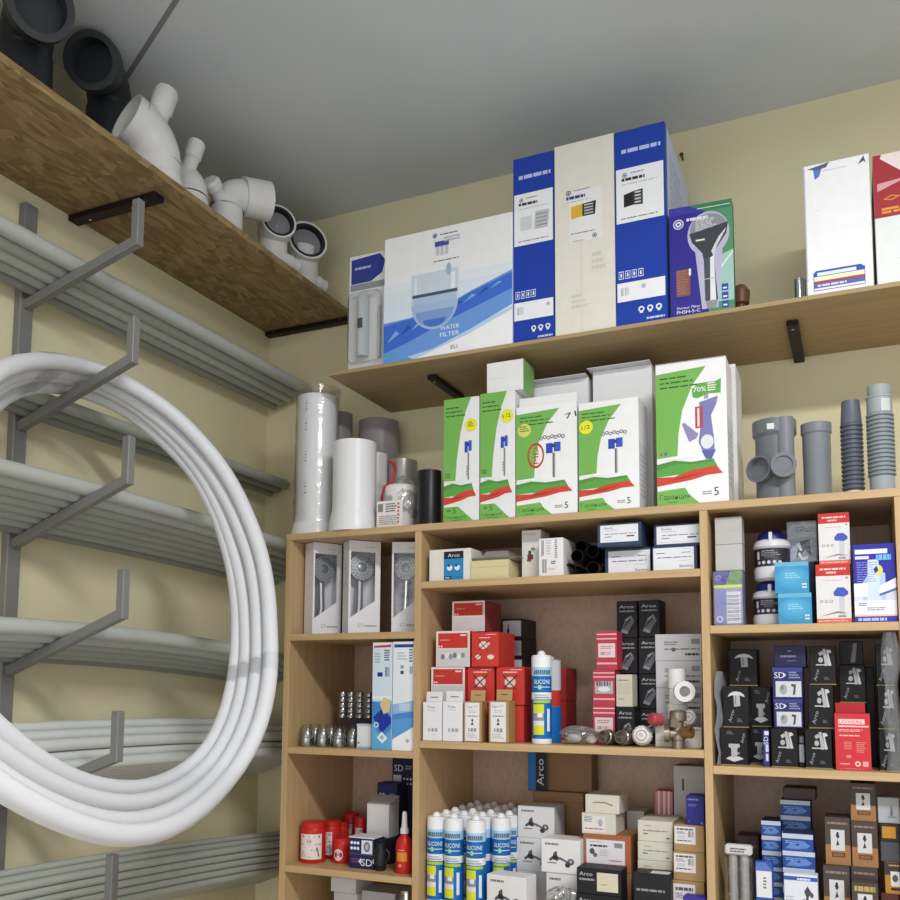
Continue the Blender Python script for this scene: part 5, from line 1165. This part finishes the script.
def p_lab(b): sticker(b, .03, .28, .72, .93, lambda g: (g.ln(.1, .8, .9, .9, 1, '#55555f', 1), g.ln(.1, .55, .55, .72, 3, '#77777f'), g.bar(.65, .4, .92, .75, '#55555f', 7), g.ln(.1, .12, .8, .22, 1, DK), g.r(.15, .3, .5, .5, '#c3c1c8')), col='#d9d6da', lab='white printed label')
base = z
for nm, px in (('bottom', (672.5, 881, 705, 930)), ('middle', (673, 852, 705, 880)), ('top', (673.5, 825, 704.5, 851))):
    base = bx('kraft_carton', f'brown carton with white label, {nm} of three against the divider', 'box', px, .05, .11, base, '#a3855c', None, group='labelled brown cartons', parts=p_lab)
bx('navy_carton', 'small dark blue carton standing on the labelled brown cartons', 'box', (686, 796, 704.5, 824.5), .05, .06, base, '#28287e', lambda g: (g.ln(.08, .85, .7, .9, 1, '#7d80b8', 1), g.ln(.12, .62, .6, .72, 2, '#6a6eae'), g.ln(.1, .1, .2, .14, 1, '#7d80b8'), g.c(.85, .08, .05, '#8d90c4')))
bx('grey_carton', 'upright pale grey carton at the back, touching the divider', 'box', (673.5, 766, 705, 820), .21, .08, z, '#b5b3b6', lambda g: (g.r(.28, .83, .34, .91, '#3a3a42'), g.r(.1, .1, .9, .12, '#c6c4c8')))
bx('wrapped_pack', 'pink and white wrapped pack left of the upright grey carton', 'pack', (654.5, 791, 673, 817), .22, .06, z, '#c87a80', lambda g: [g.p([(a, .0), (a+.12, 0), (a+.2, 1), (a+.08, 1)], '#e0c8c8') for a in (.1, .4, .65)])
def f_blk(g): g.t('Arco', .06, .7, .16, '#c3c3ca', .3); g.ln(.06, .52, .4, .6, 1, '#9a9aa2', 1)
bb0 = bx('black_carton', 'black carton peeking under the labelled black carton', 'box', (576, 895, 622, 930), .03, .06, z, '#19191d', f_blk, group='black cartons')
bx('black_carton', 'long black carton with cream label square', 'box', (576.5, 869, 621.5, 894.5), .03, .06, bb0, '#1b1b1f', f_blk, group='black cartons', parts=lambda b: sticker(b, .46, .14, .93, .86, lambda g: g.ln(.2, .3, .5, .4, 1, '#9a9480'), col='#cfc9b4', lab='cream label square'))
def p_top(b):
    mb = MB(); mb.box((b.w*.45, .004, 0), (b.w*.95, b.d*.6, .0006), '#cfcdc9', .0001); o = mb.build('label_sticker', b.obj, (0, 0, b.h)); o['label'] = 'pale label on top'
bx('black_carton', 'taller black carton with pale label on top', 'box', (633.5, 873.5, 671, 930), .02, .055, z, '#1d1d22', lambda g: g.ln(.08, .68, .85, .72, 1, '#8a8a92', 1), group='black cartons', parts=p_top)
bx('purple_carton', 'purple carton corner lowest by the divider, under the labelled brown ones', 'box', (683, 897, 706, 930), .012, .03, z, '#3c2f94', None)
# ================================================================== right bay, upper row
z = Z[2, 0]
a0 = bx('floral_pack', 'purple and green patterned pack in clear wrap', 'pack', (713.5, 571, 742.5, 624), .02, .06, z, '#8c8fb4', lambda g: (g.r(0, .72, 1, 1, '#4a4a94'), g.p([(.4, .72), (.6, 1), (1, 1), (1, .72)], '#6f8f5a'), g.c(.18, .88, .1, '#7a7fc0', .6), g.r(0, .69, 1, .745, '#c6d94a'), g.r(.03, .02, .42, .66, '#7477b0'), g.r(.46, .04, .95, .62, '#c9cbd8'), [g.ln(.48, .08+.07*k, .94, .13+.07*k, 2, ('#3c4a58', '#7f8c98')[k % 2]) for k in range(7)], g.c(.2, .12, .12, '#b9bbd6', .6)), parts=lambda b: (lambda mb: (mb.box((-.002, -.004, .001), (b.w+.006, b.d, b.h+.002), FILM, .004), mb.build('clear_wrap', b.obj)))(MB()))
a1 = bx('grey_carton', 'light grey carton resting on the patterned pack', 'box', (715, 544.5, 742.5, 570), .03, .05, a0, '#b7b7b5', None, group='small grey cartons')
bx('grey_carton', 'topmost light grey carton above the patterned pack', 'box', (714.5, 517, 742, 543.5), .03, .05, a1, '#b3b3b1', lambda g: g.r(0, .5, 1, .51, '#a5a5a3'), group='small grey cartons')
def ball_pack(px, top, y, base, label, h=None):
    pm, hh = hz(px, top, y, base); h = h or hh; r = .042
    t = thing('freshener_jar', label, 'jar', (pm.x, y, base+.0005), 'blue lidded jars')
    mb = MB(); mb.lathe([(r*.8, 0), (r*.98, h*.05), (r, h*.22), (r*.94, h*.27), (r*.94, h*.62), (r*1.02, h*.66), (r*.95, h*.76), (r*.78, h*.8)], lambda i, j: P('#d3d4d8', .35) if j in (0, 1, 2, 4, 5, 6) else P('#34323a', .4), 28, None, True, True, True); mb.build('jar_body', t)
    mb = MB(); mb.lathe([(r*.78, h*.8), (r*.74, h*.9), (r*.55, h*.97), (r*.2, h), (.001, h)], P('#23267c', .35), 26, None, True, False, False); mb.build('lid', t)
    mb = MB(); mb.box((-.004, -r*.97, h*.66), (.004, -r*.70, h*.93), '#d9dade', .001); mb.build('clasp', t)
    mb = MB(); g = G(mb, wrap(r*.945, h*.28, -math.pi/2-.9), r*1.7, h*.33, .0004); g.ln(.2, .55, .8, .9, 3, '#8d8b94'); g.r(.3, .45, .6, .75, '#57545c'); [g.c(.1+.17*k, .2, .055, '#cfd0d6') for k in range(5)]; g.r(.02, .4, .12, .85, '#c9cad0'); mb.build('printed_label', t)
    return base+h
tz = ball_pack(767.5, 583, .115, z, 'white jar with blue lid, lower of two stacked jars')
ball_pack(769.5, 531, .115, tz+.002, 'white jar with blue lid, stacked on the lower jar')
def f_cy(g): g.r(0, 0, 1, 1, '#3b8fbe'); g.e(.5, .5, .48, .36, '#459ac6', 24); g.e(.5, .52, .36, .26, '#4ea2cb', 24); g.e(.5, .54, .24, .17, '#58a9cf', 20); g.r(0, .86, 1, 1, '#62adcf'); g.ln(.3, .45, .75, .65, 3, '#8cc6de'); g.ln(.8, .1, .95, .3, 2, '#cfe8f2')
c0 = bx('cyan_box', 'sky blue box on the shelf beside the blue lidded jar', 'box', (778, 593, 812, 623), .02, .065, z, '#3a86b2', f_cy, group='sky blue boxes')
bx('cyan_box', 'sky blue box stacked on its twin', 'box', (774.5, 562, 809, 592), .02, .065, c0, '#3a86b2', f_cy, group='sky blue boxes')
s0 = bx('dark_carton', 'plain dark blue carton holding up the silver packs behind', 'box', (788, 563, 815.5, 610), .12, .06, z, '#33384c', None)
bx('silver_pack', 'silver pack with chrome tap picture behind the sky blue boxes', 'pack', (786.5, 521, 817.5, 562), .12, .05, s0, '#8d93a4', lambda g: (g.r(.06, .05, .94, .95, '#9ba2b2'), g.ln(.3, .72, .75, .86, 3, '#5f6678'), g.p([(.3, .1), (.4, .5), (.75, .55), (.8, .15), (.6, .3)], '#3f4450'), g.p([(.35, .2), (.5, .05), (.7, .1), (.68, .16), (.5, .12), (.42, .26)], '#e3e6ea'), g.p([(.32, .45), (.42, .5), (.5, .3), (.44, .28)], '#d5d8e0')), parts=lambda b: (lambda mb: (mb.box((-.002, -.003, 0), (b.w+.002, b.d, b.h+.001), FILM, .003), mb.build('clear_wrap', b.obj)))(MB()))
def f_rt(dim):
    wc = '#bdb9b6' if dim else '#dcdbdc'
    def f(g):
        g.r(0, 0, 1, 1, '#d8d7d8'); g.r(0, .8, 1, 1, '#c0322f'); g.ln(.12, .9, .88, .93, 1, '#ecc4c0', 1); g.ln(.3, .84, .6, .87, 1, '#ecc4c0', 1); g.p([(.52, .46), (.5, .52), (.62, .6), (.8, .6), (.93, .53), (.93, .48), (.8, .44)], '#4058b4'); g.r(.66, .12, .82, .44, '#c3c3ca'); g.r(.62, .1, .86, .13, '#8a8a92')
        for k in range(3): g.c(.15+k*.14, .37, .05, '#8a8a92', .6)
        g.ln(.2, .7, .75, .73, 1, LG); g.p([(.1, .12), (.6, .2), (.95, .16), (.6, .17)], '#7a7a82'); g.r(0, 0, 1, .08, '#d06a5c'); g.ln(.05, .02, .9, .05, 1, '#e8b0a8'); g.c(.9, .76, .035, MG)
    return f
r0_ = bx('valve_box', 'white and red box with blue valve picture, on the shelf', 'box', (816, 564, 851, 623), .02, .07, z, '#d3d2d3', f_rt(False), group='red topped valve boxes')
bx('valve_box', 'white and red box with blue valve picture, upper one under top board', 'box', (818.3, 513, 850, 563), .03, .06, r0_, '#d3d2d3', f_rt(True), group='red topped valve boxes')
def f_bigblue(g):
    g.r(0, 0, 1, 1, '#2a2c9c'); g.r(0, .14, 1, .5, '#cdd5ea'); g.p([(.2, .14), (.75, .14), (.75, .62), (.45, .7), (.2, .5)], '#a9c4e8'); g.p([(.3, .2), (.65, .2), (.6, .8), (.35, .8)], '#c6d8f0')
    g.ln(.05, .875, .82, .935, 1, '#dfe0f4', 1, False); g.ln(.05, .81, .38, .85, 1, '#d5d6f0', 1, False); g.ln(.55, .79, .9, .86, 1, '#6fb4e6', 1); g.ln(.08, .5, .7, .77, 9, '#8f95d4', .35)
    g.e(.6, .66, .1, .07, '#d9d46a', 16); g.p([(.52, .62), (.6, .66), (.56, .72), (.48, .68)], '#2a2c9c'); g.r(.02, .33, .33, .5, '#eceef4'); g.p([(.6, .36), (1, .44), (1, .56), (.62, .46)], '#f0f2f6'); g.p([(.6, .33), (1, .4), (1, .43), (.6, .36)], '#5a6a94')
    g.r(0, .08, 1, .28, '#e6e4ee'); g.ln(.1, .2, .3, .25, 2, '#6a6a80'); g.ln(.3, .14, .75, .19, 2, '#8a8a9c'); g.r(0, .0, 1, .08, '#3a3aa4'); g.ln(.08, .02, .75, .055, 1, '#b9bbe4', 1); g.r(0, .075, 1, .095, '#e0b8b0')
bx('water_softener_box', 'large shiny blue box at the right end of the upper bay row', 'box', (853.5, 544, 896.5, 623), .015, .09, z, '#2a2c9c', f_bigblue)
# ================================================================== right bay, middle row
z = Z[2, 1]
def f_valve_b(kind):
    def f(g):
        tx, pic = '#9c9ea4', '#a9a9ad'
        if kind == 'knob':
            g.p([(.3, .5), (.32, .58), (.7, .58), (.72, .5), (.62, .45), (.62, .25), (.4, .25), (.4, .45)], pic); g.p([(.2, .18), (.5, .1), (.85, .18), (.7, .24), (.35, .24)], '#c3c3c6'); g.r(.62, .3, .7, .36, '#8d8d92'); g.t('Arco', .85, .6, .085, tx, .26, rot=80); g.ln(.25, .82, .5, .92, 3, '#6a6a70')
        elif kind == 'cap':
            g.p([(.42, .78), (.66, .78), (.68, .52), (.44, .5)], pic); g.r(.48, .56, .52, .76, '#77787c'); g.p([(.2, .74), (.26, .81), (.4, .86), (.54, .87), (.7, .85), (.82, .79), (.86, .73), (.7, .77), (.5, .78), (.34, .77)], '#c6c6c9'); g.t('Arco', .32, .12, .085, tx, .3, rot=75); g.ln(.55, .12, .75, .22, 3, '#6a6a70')
        else:
            g.p([(.52, .92), (.62, .93), (.76, .5), (.6, .48)], pic); g.p([(.66, .9), (.8, .9), (.86, .84), (.74, .8), (.84, .5), (.76, .48)], '#c0c0c3'); g.p([(.36, .82), (.5, .88), (.55, .8), (.42, .74)], pic); g.e(.44, .64, .09, .07, pic, 12); g.r(.26, .5, .66, .53, '#b9b9bc'); g.t('Arco', .26, .1, .085, tx, .3, rot=75); g.ln(.55, .12, .75, .2, 3, '#6a6a70')
        g.r(.0, .0, 1, .028, '#8d7c54')
    return f
VB = 'black valve cartons in right bay'
VC = '#0e0d10'
def stackv(items):
    base = z
    for nm, lab, px, y, d, col, face in items:
        base = bx(nm, lab, 'box', px, y, d, base, col, face, group=VB if nm == 'black_valve_box' else ('navy valve cartons' if nm == 'navy_valve_box' else None))
    return base
BVB = 'black_valve_box'
stackv([(BVB, 'black valve carton with upright knob picture, bottom of first stack from divider', (720, 728, 748, 765), .03, .06, VC, f_valve_b('knob')), (BVB, 'black valve carton with mushroom cap picture, middle of first stack', (722.5, 686, 749, 724), .045, .06, VC, f_valve_b('cap')), (BVB, 'dim black valve carton on top of first stack, set back', (728.8, 649, 757.5, 684), .12, .06, '#0f0e11', f_valve_b('cap'))])
stackv([(BVB, 'black valve carton low behind, in second stack from divider', (748.5, 727, 770, 764), .115, .055, '#111013', f_valve_b('knob')), (BVB, 'black valve carton with upside down picture, upper of second stack', (749.5, 687, 771.5, 725), .115, .055, '#111013', f_valve_b('knob'))])
bx('navy_sleeve', 'narrow navy and white carton squeezed beside the black cartons', 'box', (762.5, 730, 769.5, 764), .035, .05, z, '#33357a', lambda g: (g.r(.3, .86, .95, .97, '#d5d6e4'), g.ln(.45, .1, .9, .6, 2, '#d5d6e4', .8), g.t('SD', .85, .6, .12, '#d5d6e4', .22, rot=90)))
def f_nv(g): g.r(0, .86, 1, 1, '#3b3d84'); g.t('SD', .06, .66, .2, '#d9dae6', .34); g.p([(.36, .68), (.46, .76), (.36, .84)], '#d9dae6'); g.ln(.55, .62, .92, .86, 3, '#8d8fb8'); g.r(.1, .06, .95, .56, '#c6c9cf'); g.e(.35, .3, .13, .17, '#9aa09f', 14); g.e(.32, .36, .06, .08, '#77807f', 8); g.p([(.66, .12), (.74, .14), (.78, .46), (.62, .48), (.62, .4), (.7, .38)], '#4a4c55')
stackv([(BVB, 'black valve carton with tilted tap picture, front of third stack', (771, 728.5, 798, 767), .03, .06, VC, f_valve_b('tap')), ('navy_valve_box', 'navy carton with SD lettering, lower of the pair on black carton', (773.5, 699, 803, 727), .045, .07, '#2c2d63', f_nv), ('navy_valve_box', 'navy carton with SD lettering, upper of the pair on black carton', (772.3, 667.5, 803, 698), .045, .07, '#2c2d63', f_nv), ('navy_valve_box', 'plain dark navy carton with small print above the SD pair', (774, 645.5, 806, 666.5), .06, .07, '#23234a', lambda g: (g.ln(.2, .4, .7, .55, 1, '#77799c'), g.ln(.42, .7, .55, .76, 1, '#9a9cb8'), g.ln(.4, .25, .7, .32, 1, '#6a6c90')))])
bx('navy_sleeve', 'dark carton with white panel seen between two black cartons', 'box', (798.5, 735, 805, 764), .06, .05, z, '#26263a', lambda g: (g.r(.1, .15, .9, .7, '#c3c5cc'), g.r(.2, .75, .85, .95, '#8a8c98')))
stackv([(BVB, 'black valve carton with tap picture, bottom of stack left of red box', (804.8, 729, 832.5, 768), .03, .06, VC, f_valve_b('tap')), (BVB, 'black valve carton with tap picture, middle of stack left of red box', (808, 685, 834, 724), .045, .06, VC, f_valve_b('tap')), (BVB, 'black valve carton with tap picture, top of stack left of red box', (808.8, 646, 836, 683), .06, .06, VC, f_valve_b('tap'))])
stackv([(BVB, 'black carton standing hidden behind the red box', (839, 703, 866, 768), .115, .06, '#0f0e11', None), (BVB, 'dim black valve carton right above the red box', (839, 665, 866, 702), .115, .06, '#111013', f_valve_b('tap')), (BVB, 'dim black valve carton second above the red box, in shadow', (839, 641, 863.5, 664), .125, .06, '#0f0e11', lambda g: g.p([(.45, .1), (.6, .9), (.75, .9), (.65, .1)], '#77777c'))])
stackv([(BVB, 'narrow black carton in the gap right of the red box', (866.5, 667, 876, 767), .14, .05, '#0f0e11', None)])
def f_lox(g): g.r(.0, .0, 1, 1, '#c6323a'); g.ln(.1, .81, .85, .9, 1, '#efc6c8', 1, False); g.t('LOXEAL', .12, .82, .06, '#c6525a', .68); g.r(.1, .76, .96, .785, '#efc6c8'); g.ln(.1, .67, .8, .72, 2, '#e8a9ac'); g.ln(.12, .58, .7, .62, 1, '#e8b4b8'); g.ln(.25, .36, .5, .5, 5, '#d97a80'); g.ln(.6, .3, .9, .5, 6, '#d97a80'); g.e(.37, .24, .08, .03, '#d97a80', 10); g.c(.62, .115, .08, '#f0c9c9', .5); g.r(.76, .07, .92, .16, '#e39ca0'); g.ln(.12, .1, .4, .12, 1, '#eab0b3', 1); g.ln(.1, .02, .8, .03, 1, '#e39ca0')
def p_lox(b):
    mb = MB(); mb.box((b.w*.03, .012, 0), (b.w*.88, .0135, .022), '#a8222a', .0003); mb.build('lid_flap', b.obj, (0, 0, b.h+.0003))
bx('sealant_box', 'bright red sealant carton with open lid among black cartons', 'box', (835, 713.5, 871, 770), .025, .055, z, '#b52832', f_lox, parts=p_lox)
stackv([(BVB, 'black valve carton with tap picture, bottom of stack by bay end', (879, 730, 898.5, 771), .03, .06, VC, f_valve_b('tap')), (BVB, 'black valve carton with tap picture, middle of stack by bay end', (877.5, 686, 897.5, 727), .045, .06, VC, f_valve_b('tap')), (BVB, 'black valve carton with tap picture, top of stack by bay end', (875.5, 644, 896.5, 684), .06, .06, VC, f_valve_b('tap'))])
# milky plastic sheets
def sheet(name, label, pts, zlo, zhi, m):
    t = MB(); vs = []; n = 9
    for j in range(n):
        f = j/(n-1)
        for i, (x, y) in enumerate(pts): vs.append((x+.004*math.sin(j*1.7+i), y+.004*math.sin(j*1.1+i*2), zlo+(zhi-zlo)*f))
    k = len(pts); t.add(vs, [(j*k+i, j*k+i+1, (j+1)*k+i+1, (j+1)*k+i) for j in range(n-1) for i in range(k-1)], m, True)
    o = t.build(name); tag(o, label, 'plastic sheet')
xl = Xc+TH+.004
sheet('plastic_sheet', 'milky plastic sheet against the divider beside the black cartons', [(xl+.004, .01), (xl+.012, .05), (xl+.006, .12), (xl+.014, .2)], z+.002, z+.21, HAZE)
xe = Xd
sheet('plastic_sheet', 'clear crinkled plastic hanging in front of the bay end beside black cartons', [(xe-.034, .010), (xe-.022, .004), (xe-.012, .012), (xe-.004, .006)], z+.001, Z[2, 0]-.022, clear('#e6eaf0', .05, 'crinkled_plastic', .25, .3, .10))
# ================================================================== right bay, lower row
z = Z[2, 2]
t = thing('faucet_pack', 'long grey tubes in a clear pack, standing next to the divider', 'pack', (on(1, .035, 739, 880).x, .035, z+.0005))
for k, dx in enumerate((-.011, .013)):
    mb = MB(); mb.lathe([(.0095, 0), (.0095, .115), (.001, .116)], P('#a9a8a4', .35, .3), 18, Matrix.Translation((dx, 0, .004))); mb.build('tube', t)
mb = MB(); mb.box((-.028, -.013, .12), (.03, .012, .142), '#c9c9cb', .004); g = G(mb, flat((-.028, -.0131, .12), (1, 0, 0), (0, 0, 1), (0, -1, 0)), .058, .022); g.ln(.2, .2, .8, .7, 2, '#55555c'); mb.build('header_card', t)
mb = MB(); mb.box((-.029, -.014, .001), (.032, .013, .121), FILM, .006); mb.build('clear_wrap', t)
d0 = bx('dark_carton', 'dark brown carton in the shade behind the clear tube pack', 'box', (737, 836, 760, 900), .15, .07, z, '#33262a', lambda g: g.ln(.1, .78, .9, .86, 1, '#6a5450'))
def f_bs(g): g.r(0, .72, 1, 1, '#b9c2d6'); g.r(0, 0, 1, .7, '#24478e'); g.p([(.1, .15), (.3, .5), (.5, .3), (.7, .6), (.9, .35), (.8, .2), (.5, .12)], '#5a83c4'); g.ln(.1, .4, .7, .6, 2, '#7d9cd2'); g.ln(.1, .05, .9, .12, 1, '#3a62ae')
BS = 'blue and silver cartons'; BSC = '#1f2b55'
def pile(items, y, d, where):
    base = z; n = len(items)
    for i, px in enumerate(items):
        w_ = ['bottom', 'second from bottom', 'third from bottom', 'fourth from bottom', 'fifth from bottom', 'sixth from bottom'][i] if i < n-1 else 'top'
        base = bx('blue_carton', f'blue and silver carton, {w_} of the {where}', 'box', px, y, d, base, BSC, f_bs, group=BS)
    return base
pile([(764, 897, 784, 915), (763, 882, 783, 896), (762.5, 867, 783, 881), (762, 851, 782, 866), (761.5, 836, 781.5, 850), (761, 821, 781, 835)], .10, .08, 'left pile')
pile([(783, 886, 815, 915), (783, 868.5, 815.5, 885), (782.5, 851.5, 815.5, 867.5), (782, 834, 813.5, 850.5)], .055, .075, 'front pile')
tp = pile([(781, 850, 812, 915), (781, 832, 812, 849), (780.5, 816, 811, 831), (780, 800.5, 810.5, 815)], .135, .08, 'tall back pile')
bx('dark_carton', 'dark lidded carton lying on the tall back pile', 'box', (783, 788, 816, 799.5), .15, .07, tp, '#4a3a3c', None)
bx('white_blue_box', 'white box with blue band and tap picture, front of the blue piles', 'box', (784, 874.5, 818.5, 925), .012, .035, z, '#d5d9e2', lambda g: (g.r(0, .86, 1, .95, '#2a57a4'), g.ln(.4, .87, .8, .92, 1, '#c9d5ea', 1), g.p([(.6, .2), (.75, .25), (.72, .5), (.82, .6), (.7, .75), (.6, .62), (.66, .5)], '#4a4248'), g.e(.82, .55, .06, .06, '#5a5258', 8), g.e(.6, .4, .07, .05, '#6a6268', 8), g.ln(.05, .2, .4, .5, 4, LG)))
bx('hook_pack', 'small blue pack with white label, before the left blue pile', 'pack', (755.5, 862, 773.5, 925), .035, .02, z, '#2f55a8', lambda g: (g.r(.06, .3, .94, .82, '#dcdcde'), g.ln(.45, .45, .7, .7, 4, '#55555c'), g.p([(0, .82), (1, .82), (.6, 1), (.1, .98)], '#5a74b8')))
def f_br(lite):
    def f(g):
        g.r(0, .42, 1, 1, '#4a3f3c'); g.r(0, 0, 1, .42, '#9a7049'); g.ln(.1, .82, .9, .9, 1, '#8a7a70'); g.r(.22, .3, .78, .74, '#c9cacc'); g.p([(.42, .4), (.56, .42), (.5, .54), (.58, .6), (.5, .7), (.42, .62), (.5, .54)], '#33343c'); g.e(.5, .66, .05, .04, '#26272c', 8); g.r(.25, .16, .78, .26, '#5a3420'); g.ln(.3, .18, .72, .24, 1, '#8a6040', 1)
        if lite: g.ln(.1, .8, .9, .92, 1, '#b09a5a', 1)
    return f
BW = 'brown tap cartons'
b0 = bx('brown_tap_box', 'brown tap carton at the bottom, left column', 'box', (823.5, 866, 850.5, 912), .04, .07, z, '#443936', f_br(0), group=BW)
bx('brown_tap_box', 'brown tap carton second up, left column', 'box', (825, 817.5, 850.5, 857), .055, .07, b0, '#443936', f_br(0), group=BW)
b0 = bx('brown_tap_box', 'brown tap carton behind the foremost one, right column', 'box', (851.5, 867, 878.5, 912), .055, .07, z, '#443936', f_br(0), group=BW)
b1 = bx('brown_tap_box', 'brown tap carton in the middle, right column', 'box', (851.5, 821.5, 878, 859), .055, .07, b0, '#443936', f_br(0), group=BW)
bx('brown_tap_box', 'brown tap carton on top of the right column', 'box', (850.3, 783.5, 876, 820), .06, .07, b1, '#443936', f_br(0), group=BW)
bx('brown_tap_box', 'brown tap carton with golden print, foremost of the right column', 'box', (852, 883, 879, 925), .008, .04, z, '#4a403e', f_br(1), group=BW)
o0 = bx('orange_carton', 'dark red and orange carton lowest by the bay end', 'box', (881, 894, 900, 925), .05, .05, z, '#5a2f2a', None, group='orange cartons')
o1 = bx('orange_carton', 'orange and dark carton with white tap panel by the bay end', 'box', (884.5, 862.5, 900, 893.5), .05, .05, o0, '#b8803a', lambda g: (g.r(0, .6, 1, 1, '#3f3a3a'), g.ln(.3, .85, 1, .93, 1, '#c9a24a'), g.r(.4, .25, 1, .72, '#d9d9dc'), g.e(.7, .5, .2, .12, '#55565e', 10), g.r(.4, .12, 1, .2, '#2c2a2a')), group='orange cartons')
o2 = bx('grey_carton', 'slate grey carton between two orange cartons by the bay end', 'box', (880.5, 842, 900, 862), .055, .05, o1, '#4b4e54', None)
o3 = bx('orange_carton', 'flat dark carton with orange panel by the bay end', 'box', (880, 824, 900, 841.5), .055, .05, o2, '#332c2c', lambda g: g.r(.1, .2, .8, .85, '#c08a2e'), group='orange cartons')
bx('grey_carton', 'pale grey carton with faint tap outline, topmost by the bay end', 'box', (877.5, 797.5, 900, 823), .06, .05, o3, '#a8adb4', lambda g: (g.p([(.55, .3), (.7, .3), (.68, .6), (.62, .7), (.58, .55)], '#6f747c'), g.ln(.45, .22, .85, .28, 1, '#7d828a', 1)))
# ================================================================== light and camera
def area(name, loc, tgt, sx, sy, e, col=(1, 1, 1)):
    l = bpy.data.lights.new(name, 'AREA'); l.shape = 'RECTANGLE'; l.size = sx; l.size_y = sy; l.energy = e; l.color = col
    o = bpy.data.objects.new(name, l); COL.objects.link(o); o.location = loc
    o.rotation_euler = (Vector(tgt)-Vector(loc)).to_track_quat('-Z', 'Y').to_euler()
area('fluorescent_lamp', (.7, -1.7, 2.96), (.7, -1.7, 0), 1.2, .25, 74, (1, .99, .965))
area('front_fill_light', (-.1, -4.6, 1.45), (-.1, 0, 1.35), 3.4, 2.0, 36, (1, .985, .97))  # added fill light behind the camera, brightens the lower shelves; no window known there
w = bpy.data.worlds.new('room_glow'); SC.world = w; w.use_nodes = True
bg = w.node_tree.nodes['Background']; bg.inputs['Color'].default_value = (.96, .97, 1, 1); bg.inputs['Strength'].default_value = .66
cd = bpy.data.cameras.new('camera'); cd.sensor_width = 36; cd.sensor_fit = 'HORIZONTAL'; cd.lens = 36*F/900; cd.shift_y = (CY-450)/900; cd.clip_start = .05
co = bpy.data.objects.new('camera', cd); COL.objects.link(co)
co.matrix_world = Matrix(((RT.x, UP.x, -FW.x, CAM.x), (RT.y, UP.y, -FW.y, CAM.y), (RT.z, UP.z, -FW.z, CAM.z), (0, 0, 0, 1)))
SC.camera = co
SC.view_settings.view_transform = 'Standard'; SC.view_settings.look = 'None'; SC.view_settings.gamma = 1; SC.view_settings.use_curve_mapping = False
SC.view_settings.exposure = 0
